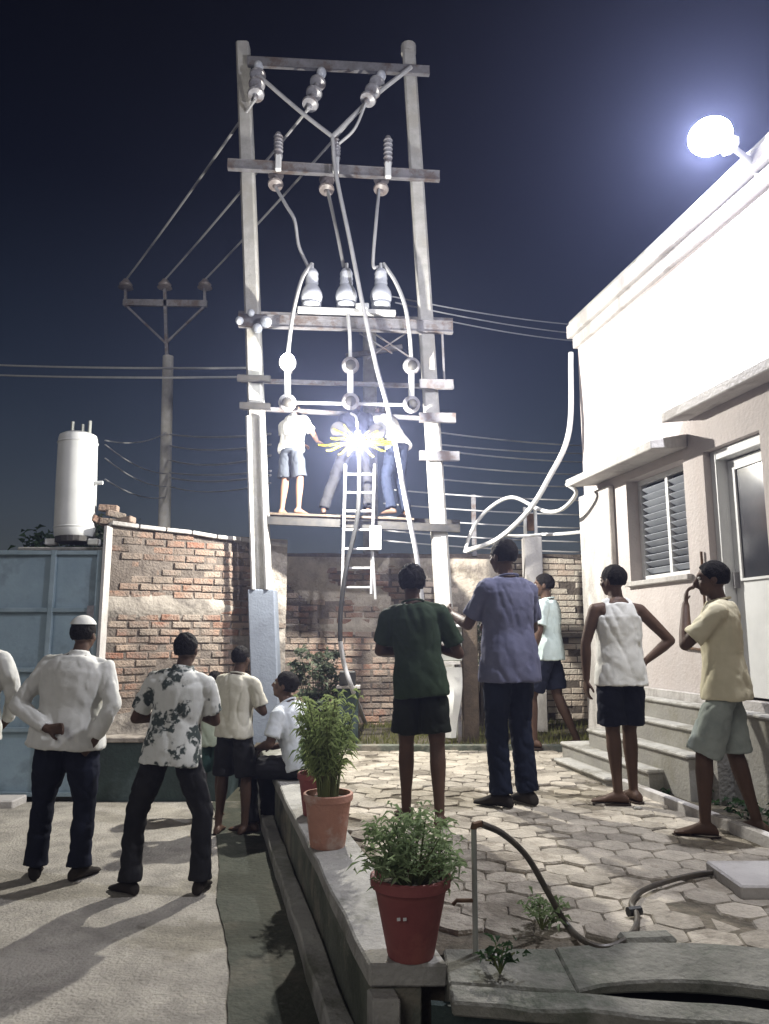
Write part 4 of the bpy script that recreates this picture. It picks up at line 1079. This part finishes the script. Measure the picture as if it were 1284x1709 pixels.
    if cap:
        b = MB(); rs = []
        for k in range(8):
            ph = R(22 + 67.5 * k / 7)
            rs.append([HM(.091 * math.cos(ph) * math.cos(a), -.014 + .112 * math.cos(ph) * math.sin(a), .034 + .104 * math.sin(ph)) for a in [2 * math.pi * i / 20 for i in range(20)]])
        b.rings(rs); b.build('cap', M[cap], root, True, local=True)
    # --- shirt
    lo = shirt.get('loose', .018); hem = shirt.get('hem', -.16); wv = shirt.get('flare', .0)
    S = MB()
    if shirt.get('sleeve') == 'none':
        tor(S, ((hem, .168, .130, -.008), (hem + .06, .166, .127, -.008), (.1, .154, .112, -.01), (.35, .142, .104, 0), (.6, .152, .112, .005), (.76, .148, .106, .004)), lo, girth)
        tor(S, ((.70, .150, .108, .004), (.80, .122, .098, .002), (.90, .100, .082, 0), (.95, .088, .072, 0)), lo, girth)
        for k in (-1, 1):
            S.capsule(P(pel + spine * .84 + sd_ * .085 * k), P(neck - up * .030 + sd_ * .080 * k), .050 * s, .046 * s)
    else:
        tor(S, ((hem, .170 + wv, .130 + wv, -.006), (hem + .05, .171 + wv, .130 + wv, -.006), (.08, .162 + wv * .5, .120 + wv * .5, -.008), (.35, .146, .106, 0), (.62, .158, .114, .005), (.80, .160, .104, 0), (.92, .120, .085, -.004), (.99, .075, .066, -.004)), lo, girth)
        cl = shirt.get('sleeve')
        for k, key in ((-1, 'L'), (1, 'R')):
            el, wr = V(arms[key][0]), V(arms[key][1]); a0 = sh[k]
            S.capsule(P(neck - up * .040), P(a0), .066 * s, .062 * s)
            if cl == 'short':
                e_ = a0.lerp(el, .78); S.tube([P(a0), P(a0.lerp(e_, .5)), P(e_)], [.066 * s, .064 * s, .070 * s], 14)
            else:
                S.chain([P(a0), P(a0.lerp(el, .5)), P(el)], [.067 * s, .064 * s, .058 * s])
                w2 = el.lerp(wr, .96); S.tube([P(el), P(el.lerp(w2, .4)), P(el.lerp(w2, .85)), P(w2)], [.058 * s, .056 * s, .046 * s, .040 * s], 14)
        if shirt.get('collar'):
            S.tube([P(neck - up * .03), P(neck + up * .035)], [.082 * s, .070 * s], 16)
        if shirt.get('rib'):
            tor(S, ((hem - .01, .150, .112, -.008), (hem + .10, .150, .112, -.008)), lo, girth)
    o = solid(S, shirt.get('name', 'shirt'), shirt['mat'], root, .0095, 3, .007, None, .7); FOLDS[o.name] = 1
    if shirt.get('sleeve') != 'none' and not shirt.get('collar'):
        b = MB(); c_ = neck - up * .016; ring = [P(c_ + sd_ * .078 * math.cos(a) + fw * (.070 * math.sin(a)) + up * (.018 - .016 * math.sin(a))) for a in [2 * math.pi * k / 20 for k in range(21)]]
        b.tube(ring, .008 * s, 6); b.build('neckband', M[shirt['mat']], root, True, local=True)
    # --- trousers or shorts
    T_ = MB(); long = bottom['len'] == 'long'; fl = bottom.get('flare', 0)
    tor(T_, ((-.16, .12, .10, -.005), (-.07, .152, .112, -.010), (.06, .150, .110, -.008), (.16, .146, .108, 0)), .006, girth)
    for k, key in ((-1, 'L'), (1, 'R')):
        kn, an, fy = legs[key]; kn = V(kn); an = V(an); a0 = hp[k]
        if long:
            T_.chain([P(a0), P(a0.lerp(kn, .5)), P(kn)], [.090 * s * girth, .090 * s * girth, .076 * s])
            e_ = kn.lerp(an, .97); T_.chain([P(kn), P(kn.lerp(e_, .5))], [.076 * s, .074 * s]); T_.tube([P(kn.lerp(e_, .45)), P(kn.lerp(e_, .8)), P(e_ + V((0, 0, -.02)))], [.074 * s, .073 * s, .076 * s + fl * s], 14)
        else:
            e_ = a0.lerp(kn, bottom['len'] if bottom['len'] <= 1 else 1.0)
            if bottom['len'] > 1: e_ = kn.lerp(an, bottom['len'] - 1)
            T_.capsule(P(a0 + V((0, 0, -.03))), P(a0.lerp(e_, .5)), .088 * s * girth, .098 * s * girth)
            T_.tube([P(a0.lerp(e_, .3)), P(a0.lerp(e_, .7)), P(e_)], [.098 * s * girth, (.098 + fl * .5) * s, (.098 + fl) * s], 16)
    o = solid(T_, 'trousers' if long else 'shorts', bottom['mat'], root, .0095, 3, .010, None, .7); FOLDS[o.name] = 2
    # --- footwear
    for k, key in ((-1, 'L'), (1, 'R')):
        kn, an, fy = legs[key]; an = V(an)
        if feet == 'shoe':
            b = MB(); footshape(b, P(an), R(fy), s, 1.16, P(an).z - .085 * s); solid(b, 'shoe', 'shoe', root, .009, 2, 0, None, .6)
        elif feet == 'sandal':
            b = MB(); a_ = R(fy); f = V((-math.sin(a_), math.cos(a_), 0)); sdv = V((math.cos(a_), math.sin(a_), 0)); c = P(an) + V((0, 0, -.098 * s)); rs = []
            for z in (-.006, .012):
                rs.append([c + V((0, 0, z)) + f * t * s + sdv * w_ * s for t, w_ in ((-.085, -.02), (-.06, -.038), (.05, -.042), (.12, -.050), (.18, -.036), (.20, 0), (.18, .036), (.12, .050), (.05, .042), (-.06, .038), (-.085, .02))])
            b.rings(rs); b.tube([c + sdv * .045 * s + f * .1 * s, c + f * .09 * s + V((0, 0, .055 * s)), c - sdv * .045 * s + f * .1 * s], .009, 6)
            b.build('sandal', M['sandal'], root, local=True)
    return root

# arm presets: elbow, wrist, hand direction, palm normal, finger curl   (facing +Y, height 1.70)
def hangL(x=-.27, y=.0): return ((x, y - .03, 1.13), (x - .01, y + .05, .885), (0, .12, -1), (1, 0, 0), .5)
def hangR(x=.27, y=.0): return ((x, y - .03, 1.13), (x + .01, y + .05, .885), (0, .12, -1), (-1, 0, 0), .5)
FOLD = {'L': ((-.275, .06, 1.12), (-.02, .21, 1.13), (1, .12, .15), (0, -1, 0), .7), 'R': ((.275, .06, 1.10), (.03, .235, 1.18), (-1, .05, .05), (0, -1, 0), .6)}
def stand(l=-.10, r=.10, ly=0, ry=0, lf=12, rf=-12): return {'L': ((l * .97, ly * .5 + .025, .50), (l, ly - .015, .09), lf), 'R': ((r * .97, ry * .5 + .025, .50), (r, ry - .015, .09), rf)}
def place(px, py, pyh, z):
    p = gp(px, py, z); return p, at(px, pyh, p.y).z - z

GA = 'onlookers standing on the road'; GB = 'onlookers standing on the paved yard'
pos, H = place(-68, 1452, 1024, 0)
person('person in white long sleeved shirt cut off at the left edge', pos, H, R(4), {'L': hangL(), 'R': ((.25, .05, 1.14), (.16, .20, .95), (-.5, .6, -.3), (-1, 0, 0), .5)}, stand(), dict(mat='c_white', sleeve='long', hem=-.18, flare=.01), dict(mat='c_navy', len='long'), 'shoe', group=GA)
pos, H = place(98, 1466, 1034, 0)
person('stout person in white sweater and pale cap, arm folded behind back', pos, H, R(-3),
       {'L': ((-.315, -.10, 1.12), (-.045, -.215, .985), (1, .05, .02), (0, -1, 0), .9), 'R': ((.325, -.06, 1.13), (.235, -.10, .90), (-.6, -.1, -.6), (-.3, 1, 0), .8)},
       stand(-.155, .14, lf=25, rf=-18), dict(mat='c_white', sleeve='long', hem=-.17, flare=.012, rib=True, collar=True, name='sweater', loose=.026, fold=.022), dict(mat='c_navy', len='long', flare=.008), 'shoe', girth=1.28, cap='c_white', neck=(.04, .01, 1.455), group=GA, hyaw=R(-5))
pos, H = place(277, 1490, 1058, 0)
person('person in black and white floral shirt with legs apart and arms folded', pos, H, R(2), FOLD, stand(-.235, .225, -.01, .0, lf=55, rf=-5), dict(mat='c_print', sleeve='short', hem=-.20, flare=.012, collar=True, fold=.024), dict(mat='c_black', len='long', flare=.006), 'shoe', girth=1.04, neck=(.05, .01, 1.45), group=GA, hyaw=R(-8))
pos, H = place(386, 1392, 1080, 0)
person('person in pale grey tee and black shorts with folded arms near pole', pos, H, R(-22), FOLD, stand(-.12, .12, -.02, .05, lf=20), dict(mat='c_cream', sleeve='short', hem=-.12), dict(mat='c_black', len=.95, flare=.01), 'sandal', group=GA, neck=(.02, .01, 1.45))
pos, H = place(350, 1366, 1122, 0)
person('person in pale green shirt and dark shorts half hidden behind floral shirt', pos, H, R(10), FOLD, stand(), dict(mat='c_palegreen', sleeve='short', hem=-.18), dict(mat='c_teal', len=.9, flare=.012), 'sandal', group=GA)
# seated person on the coping
seat = V((EX(6.55) + .20, 6.55, PZ + .02))
person('person in bluish white shirt sitting hunched on the low yard wall', (seat.x, seat.y, 0), 1.74, R(68),
       {'L': ((-.25, .16, .72), (-.10, .36, .66), (.2, .9, -.2), (0, 0, -1), .6), 'R': ((.25, .14, .70), (.10, .34, .64), (-.2, .9, -.2), (0, 0, -1), .6)},
       {'L': ((-.12, .44, .50), (-.12, .40, .09), 8), 'R': ((.13, .43, .49), (.12, .36, .09), -8)}, dict(mat='c_blueshirt', sleeve='short', hem=-.08), dict(mat='c_black', len='long'), 'sandal', pel=(0, 0, .545), neck=(0, .15, 1.03), hpitch=R(-14), hyaw=R(10))
pos, H = place(703, 1374, 946, PZ)
person('person in dark green tee and shorts seen from behind beside red pot', pos, H, R(0), FOLD, stand(-.095, .115, .10, -.10, lf=18, rf=-10), dict(mat='c_green', sleeve='short', hem=-.22, flare=.004), dict(mat='c_greendark', len=.80, flare=.008), 'bare', 'curly', group=GB, neck=(-.045, .01, 1.45), hyaw=R(-4))
pos, H = place(856, 1344, 903, PZ)
person('tall person in loose lavender shirt and dark trousers with black shoes', pos, H, R(30), {'L': ((-.24, .12, 1.14), (-.20, .34, 1.21), (.1, .9, .4), (1, 0, 0), .7), 'R': ((.265, .06, 1.12), (.08, .235, 1.12), (-1, .1, .1), (0, -1, 0), .6)},
       stand(-.10, .09, .0, -.03, lf=30, rf=0), dict(mat='c_lavender', sleeve='short', hem=-.30, flare=.012, loose=.022), dict(mat='c_darkblue', len='long'), 'shoe', group=GB, hyaw=R(6), girth=1.05)
pos, H = place(922, 1248, 960, PZ + .03)
person('person in white tee and navy shorts turned left by the white post', pos, H, R(62), {'L': hangL(-.25, .05), 'R': ((.26, .0, 1.13), (.17, .18, 1.0), (-.6, .6, .1), (0, 0, 1), .6)}, {'L': ((-.10, .16, .50), (-.10, .15, .09), 5), 'R': ((.10, -.04, .50), (.10, -.22, .09), -10)},
       dict(mat='c_aqua', sleeve='short', hem=-.16), dict(mat='c_navy', len=.85, flare=.012), 'sandal', group=GB, hyaw=R(15))
pos, H = place(1046, 1340, 946, PZ)
person('person in white sleeveless vest with one hand on hip beside the steps', pos, H, R(12), {'L': ((-.255, .02, 1.13), (-.255, .03, .875), (0, .15, -1), (1, 0, 0), .5), 'R': ((.395, -.05, 1.15), (.215, .0, 1.0), (-.4, .3, -.75), (-1, .2, 0), .5)},
       stand(-.07, .085, .0, .06, lf=65, rf=10), dict(mat='c_white', sleeve='none', hem=-.20, name='vest'), dict(mat='c_navy', len=.88, flare=.012), 'sandal', group=GB, skin='skin', hyaw=R(25), girth=1.06)
pos, H = place(1228, 1394, 940, PZ)
person('person in pale yellow tee and grey green shorts, hand raised to mouth', pos, H, R(62), {'L': ((-.20, .20, 1.17), (-.045, .20, 1.43), (.25, -.1, 1), (.3, -1, .2), .8), 'R': ((.245, -.03, 1.13), (.235, .05, .885), (0, .2, -1), (-1, 0, 0), .5)},
       {'L': ((-.11, .14, .50), (-.11, .16, .09), 14), 'R': ((.10, -.02, .50), (.10, -.12, .09), -22)}, dict(mat='c_yellowish', sleeve='short', hem=-.20, flare=.01), dict(mat='c_shorts_pale', len=1.02, flare=.016), 'sandal', group=GB, hyaw=R(8))
# linemen on the work platform
zp = fp(560, 863).z + .035
GL = 'linemen on the work platform'
def onp(px, dy): q = fp(px, 863, dy); q.z = zp; return q
person('lineman in white shirt and grey shorts standing left on the platform', onp(484, .08), 1.46, R(-28), {'L': ((-.24, .12, 1.13), (-.08, .36, 1.08), (.3, .9, 0), (0, 0, -1), .6), 'R': ((.24, .20, 1.15), (.14, .44, 1.12), (0, 1, 0), (0, 0, -1), .6)}, stand(-.10, .13, -.03, .03), dict(mat='c_white', sleeve='short', hem=-.10, loose=.025), dict(mat='c_grey', len=.95, flare=.014), 'bare', vox=.011, skin='skin_light', group=GL, neck=(-.05, .12, 1.42), hpitch=R(-15))
person('lineman in dark clothes straddling the ladder top behind the work lamp', onp(590, -.02), 1.50, R(-8), {'L': ((-.26, .16, 1.14), (-.12, .36, 1.20), (.3, .9, 0), (0, 0, -1), .6), 'R': ((.26, .16, 1.14), (.14, .36, 1.20), (0, 1, 0), (0, 0, -1), .6)}, {'L': ((-.27, .06, .54), (-.40, -.04, .09), 14), 'R': ((.16, .10, .52), (.20, .04, .09), -14)}, dict(mat='c_navy', sleeve='short', hem=-.1), dict(mat='c_black', len='long'), 'bare', vox=.011, group=GL, neck=(0, .10, 1.43), hpitch=R(-10))
person('lineman in white shirt bending over on the right of the platform', onp(664, .02), 1.55, R(48), {'L': ((-.22, .34, 1.06), (-.16, .52, 1.16), (.2, 1, .1), (0, 0, -1), .6), 'R': ((.26, .32, 1.05), (.18, .52, 1.12), (-.2, 1, .1), (0, 0, -1), .6)}, {'L': ((-.12, .10, .50), (-.12, .0, .09), 10), 'R': ((.16, .10, .50), (.17, .0, .09), -14)}, dict(mat='c_white', sleeve='long', hem=-.10, loose=.03), dict(mat='c_darkblue', len='long'), 'bare', vox=.011, group=GL, neck=(0, .26, 1.36), hpitch=R(-20))
bake_queue()

# ------------------------------------------------------------------ potted plants
def pot(name, label, base, r0, r1, h, m, leaves, group='potted plants on the low wall'):
    t = thing(name, label, 'plant', base, 0, group)
    b = MB(); b.lathe([(r0 * .96, 0), (r0, .008), (r0 + (r1 - r0) * .80, h * .80), (r1 * .99, h * .86), (r1 * 1.05, h * .87), (r1 * 1.06, h * .985), (r1 * 1.03, h), (r1 * .95, h), (r1 * .93, h * .9), (r1 * .80, h * .82)], base, 32)
    b.build('pot', M[m], t, smooth=True)
    b = MB(); b.lathe([(r1 * .90, h * .84), (r1 * .90, h * .885), (r1 * .4, h * .90), (.01, h * .905)], base, 20); b.build('soil', M['soil'], t)
    leaves(t, base + V((0, 0, h * .9)))
    return t
def leaves_tall(seed, height, spread, nst, m):
    def f(t, c):
        rnd = random.Random(seed); st = MB(); lf = MB()
        for k in range(nst):
            a = rnd.uniform(0, 6.28); rr = spread * rnd.random() ** .6; hgt = height * rnd.uniform(.55, 1.05)
            p0 = c + V((math.cos(a) * .05, math.sin(a) * .05, -.02)); p2 = c + V((math.cos(a) * rr, math.sin(a) * rr, hgt)); p1 = p0.lerp(p2, .5) + V((-math.cos(a) * rr * .15, -math.sin(a) * rr * .15, .02))
            sp = smooth_pts([p0, p1, p2], 4); st.tube(sp, [.007 - .0045 * i / (len(sp) - 1) for i in range(len(sp))], 5)
            for q in range(40):
                u = .30 + .70 * rnd.random(); p = p0.lerp(p1, u * 2) if u < .5 else p1.lerp(p2, u * 2 - 1)
                leaf(lf, p, rdir(rnd, .25), rnd.uniform(.04, .095), rnd.uniform(.008, .016), rnd, .5)
        o = st.build('stems', M['stem'], t); o = lf.build('foliage', M[m], t); o['kind'] = 'stuff'
    return f
def leaves_bush(seed, rx, h, n, m, L=.05, wd=.024):
    def f(t, c):
        rnd = random.Random(seed); st = MB(); lf = MB()
        for k in range(34):
            a = rnd.uniform(0, 6.28); rr = rx * rnd.random() ** .5; z = h * (.25 + .75 * rnd.random()) * (1 - .35 * (rr / rx) ** 2)
            p2 = c + V((math.cos(a) * rr, math.sin(a) * rr, z)); p0 = c + V((math.cos(a) * .03, math.sin(a) * .03, -.02))
            st.tube([p0, p0.lerp(p2, .5) + V((0, 0, .02)), p2], [.006, .004, .002], 5)
            clump(lf, p2, (.055, .055, .05), n // 34, L, wd, rnd)
        st.build('stems', M['stem'], t); o = lf.build('foliage', M[m], t); o['kind'] = 'stuff'
    return f
pr = gp(686, 1594, PZ + .02)
pot('potted_plant', 'dark red pot with bushy dark green plant on the wall end', pr, .088, .145, .285, 'pot_red', leaves_bush(2, .16, .255, 1250, 'leaf', .05, .012))
po = gp(547, 1412, PZ + .02)
pot('potted_plant', 'pale terracotta pot with tall feathery light green plant', po, .10, .135, .29, 'terracotta', leaves_tall(7, .56, .22, 38, 'leaf_light'))
pq = V((EX(5.25) + .13, 5.25, PZ + .02))
pot('potted_plant', 'brown red pot half hidden behind the terracotta pot', pq, .09, .125, .27, 'pot_red', leaves_tall(9, .34, .15, 20, 'leaf'))
# small white sticker on the red pot
b = MB(); q = pr + V((-.035, -.128, .17))
for ox in (-.016, .012): b.box(q + V((ox * .8, -.004, 0)), (.012, .004, .010), Matrix.Rotation(R(18), 3, 'Z'))
tag(b.build('sticker', M['white_paint'], loc=q), 'tiny white paper scrap stuck to the red pot', 'sticker')

# standpipe and hose
sp0 = gp(794, 1592, PZ); sp1 = at(791, 1383, sp0.y)
spt = thing('standpipe', 'thin upright galvanised standpipe rising from the paving', 'pipe', sp0)
b = MB(); b.tube([sp0 - V((0, 0, .03)), sp1], .011, 10); b.build('riser_pipe', M['metal_box'], spt, smooth=True)
b = MB(); b.tube([sp1, sp1 + V((0, 0, .012)), sp1 + V((.03, .01, .016))], .014, 8); b.build('elbow', M['rust'], spt, smooth=True)
b = MB(); q = sp0.lerp(sp1, .42); b.tube([q, q + V((-.07, 0, .0)), q + V((-.085, 0, -.015))], .008, 8); b.build('tap', M['rust'], spt, smooth=True)
G_ = lambda px, py, h=.016: gp(px, py, PZ + h)
cable('long brown hose arching from the standpipe and looping to the right edge', [sp1 + V((.03, .01, .016)), at(840, 1392, sp1.y + .08), at(880, 1430, sp1.y + .16), at(915, 1490, sp1.y + .22), G_(945, 1542), G_(975, 1570), G_(1010, 1582), G_(1045, 1568), G_(1062, 1545), G_(1063, 1526), G_(1054, 1508), G_(1070, 1488), G_(1110, 1472), G_(1170, 1458), G_(1245, 1453), G_(1330, 1450)], .013, 'hose', 'hose', cat='hose')
b = MB(); q = G_(1060, 1522); b.tube([q + V((-.03, .0, 0)), q + V((.03, .02, .0))], .02, 8); tag(b.build('hose_clamp', M['cable_black'], loc=q), 'black clamp on the looping brown hose', 'clamp')
# weeds and debris on the paving
def weed(px, py, n, r, label, m='leaf'):
    c = gp(px, py, PZ); rnd = random.Random(px); t = thing('weed', label, 'plant', c); b = MB(); s_ = MB()
    for k in range(12):
        a = rnd.uniform(0, 6.28); q = c + V((math.cos(a) * r * rnd.random(), math.sin(a) * r * .7 * rnd.random(), rnd.uniform(.03, .10))); s_.tube([c, c.lerp(q, .5) + V((0, 0, .02)), q], .003, 4)
        clump(b, q, (.035, .035, .02), n, .045, .018, rnd)
    s_.build('stems', M['stem'], t); o = b.build('foliage', M[m], t); o['kind'] = 'stuff'
weed(905, 1552, 9, .14, 'low green weed growing beside the curled hose')
weed(1108, 1296, 7, .10, 'small weed at the foot of the house steps', 'leaf_dark')
weed(835, 1625, 4, .07, 'tiny weed sprouting from the front kerb', 'leaf_dark')
def stone(px, py, s_, label, m='house_trim', z=PZ):
    c = gp(px, py, z); b = MB(); b.ell(c + V((0, 0, s_ * .35)), (s_, s_ * .8, s_ * .5), Euler((.2, .1, px)).to_matrix(), 9, 6)
    for i, p in enumerate(b.v): b.v[i] = p + V((noise.noise(p * 31), noise.noise(p * 31 + V((5, 0, 0))), 0)) * s_ * .35
    tag(b.build('stone', M[m], smooth=False, loc=c), label, 'stone')
stone(1116, 1302, .05, 'pale stone lying at the bed kerb')
stone(1065, 1352, .03, 'small stone near the vest wearer feet', 'concrete')
stone(826, 1600, .02, 'tiny white pebble near the standpipe foot')
b = MB(); b.bb((1.66, 3.72, PZ - .02), (2.30, 4.12, PZ + .05)); tag(b.build('loose_slab', M['house_trim'], bevel=.01, loc=(1.9, 3.9, PZ)), 'pale loose slab at the right edge of the paving', 'slab')
# flat stone blocks by the drain
c = gp(1080, 1572, PZ); b = MB(); b.box(c + V((0, 0, .012)), (.22, .09, .035), Matrix.Rotation(.1, 3, 'Z')); tag(b.build('loose_block', M['concrete_kerb'], bevel=.015, loc=c), 'mossy loose block lying behind the drain slot', 'block')
# meter box, sheet and post by the right pole
mbp = at(752, 1075, 8.45)
mx_ = thing('meter_box', 'grey metal meter box on a stand in front of the right pole', 'box', (mbp.x, 8.45, PZ + .04))
b = MB(); b.box(mbp, (.24, .18, .36)); b.build('box_body', M['metal_box'], mx_, bevel=.008)
b = MB(); b.box(mbp + V((0, -.02, .198)), (.29, .25, .03)); b.build('lid', M['white_paint'], mx_, bevel=.006)
b = MB(); b.box(mbp + V((.0, -.096, .04)), (.10, .012, .05)); b.build('label_plate', M['rust'], mx_)
b = MB(); b.box(mbp + V((-.02, -.12, -.20)), (.22, .06, .03)); b.build('shelf', M['house_trim'], mx_)
for ox in (-.09, .09):
    b = MB(); b.bb((mbp.x + ox - .02, 8.42, PZ + .03), (mbp.x + ox + .02, 8.48, mbp.z - .18)); b.build('leg', M['steel'], mx_)
b = MB(); q = at(755, 1180, 8.32); rs = []
for k in range(8):
    t = k / 7; wdt = .10 * (1 - .55 * t) + .01; z = q.z + .42 - .74 * t; x = q.x + .02 * math.sin(t * 5)
    rs.append([V((x - wdt, 8.32 + .02 * math.sin(t * 7), z)), V((x, 8.28 + .02 * math.sin(t * 9), z)), V((x + wdt, 8.32, z)), V((x, 8.335, z))])
b.rings(rs); tag(b.build('hanging_cloth', M['c_white'], smooth=True, loc=q), 'pale twisted cloth hanging below the meter box', 'cloth')
b = MB(); q = at(784, 1110, 8.6); zt = at(784, 1036, 8.6).z; b.bb((q.x - .088, 8.52, PZ + .02), (q.x + .088, 8.68, zt)); tag(b.build('timber_post', M['wood'], bevel=.01, loc=(q.x, 8.6, PZ)), 'square dark timber post right of the meter box', 'post')
# shrub and small stand by the left pole
def shrub(px, py, Y, rx, h, n, label, m, L=.07, wd=.035, z=PZ):
    c = at(px, py, Y); c.z = z; t = thing('shrub', label, 'plant', c); rnd = random.Random(px); st = MB(); lf = MB()
    for k in range(30):
        a = rnd.uniform(0, 6.28); rr = rx * rnd.random() ** .5; p2 = c + V((math.cos(a) * rr, math.sin(a) * rr * .7, h * rnd.uniform(.35, 1))); st.tube([c, c.lerp(p2, .55) + V((0, 0, .05)), p2], [.010, .006, .003], 5)
        clump(lf, p2, (.07, .07, .06), n, L, wd, rnd)
    st.build('stems', M['bark'], t); o = lf.build('foliage', M[m], t); o['kind'] = 'stuff'
shrub(528, 1150, 8.75, .30, 1.02, 26, 'grey green leafy shrub behind the seated person', 'leaf_grey', .09, .045)
shrub(800, 1030, 9.6, .20, 1.55, 16, 'pale leafy shrub against the rear wall by the lavender shirt', 'leaf_grey', .08, .04)
q = at(582, 1146, 8.5); sdn = thing('small_stand', 'small dark stand with a pale top beside the shrub', 'stand', (q.x, 8.5, PZ + .03))
b = MB(); b.box((q.x, 8.5, q.z), (.26, .22, .025)); b.build('top', M['house_trim'], sdn)
b = MB(); b.bb((q.x - .11, 8.42, PZ + .02), (q.x + .11, 8.58, q.z - .013)); b.build('cabinet', M['plinth_dark'], sdn)
b = MB(); b.bb((q.x - .10, 8.43, q.z + .013), (q.x + .08, 8.57, q.z + .17)); b.build('dark_case', M['cable_black'], sdn, bevel=.01)

# trees beyond the gate
def tree(px, Y, zt, rx, label, seed, m='leaf_dark'):
    a_, _ = ray(px, 1000); c = V((a_ * Y, Y, 0)); t = thing('tree', label, 'tree', c, 0, 'trees beyond the gate'); rnd = random.Random(seed); tr = MB(); cr = MB()
    top = c + V((.1, 0, zt * .7)); tr.tube([c, c.lerp(top, .5) + V((.08, 0, 0)), top], [.11, .08, .04], 8)
    for k in range(26):
        a = rnd.uniform(0, 6.28); rr = rx * rnd.random() ** .5; p2 = c + V((math.cos(a) * rr, math.sin(a) * rr, zt * rnd.uniform(.62, 1.0) - .25 * rr)); tr.tube([c + V((.08, 0, zt * rnd.uniform(.35, .6))), p2.lerp(top, .35), p2], [.035, .02, .008], 5)
        clump(cr, p2, (.26, .26, .20), 60, .13, .06, rnd, .1)
    tr.build('trunk', M['bark'], t); o = cr.build('crown', M[m], t); o['kind'] = 'stuff'
tree(88, 10.6, 3.3, .55, 'dark leafy tree showing just left of the white tank', 3)
tree(178, 11.5, 3.35, .5, 'sparse tree behind the right side of the white tank', 6, 'leaf_grey')

# ------------------------------------------------------------------ haze
HAZE = 0.0042
if HAZE > 0:
    hm = bpy.data.materials.new('haze'); hm.use_nodes = True; t = hm.node_tree; t.nodes.clear()
    ou = t.nodes.new('ShaderNodeOutputMaterial'); pv = t.nodes.new('ShaderNodeVolumePrincipled')
    pv.inputs['Color'].default_value = (.52, .58, 1.0, 1); pv.inputs['Density'].default_value = HAZE; pv.inputs['Anisotropy'].default_value = .72
    t.links.new(pv.outputs[0], ou.inputs['Volume'])
    b = MB(); b.bb((-401, -61, -1.0), (401, 701, 10.6)); o = b.build('haze', hm)
    tag(o, 'thin night haze filling the air', 'haze', kind='stuff')
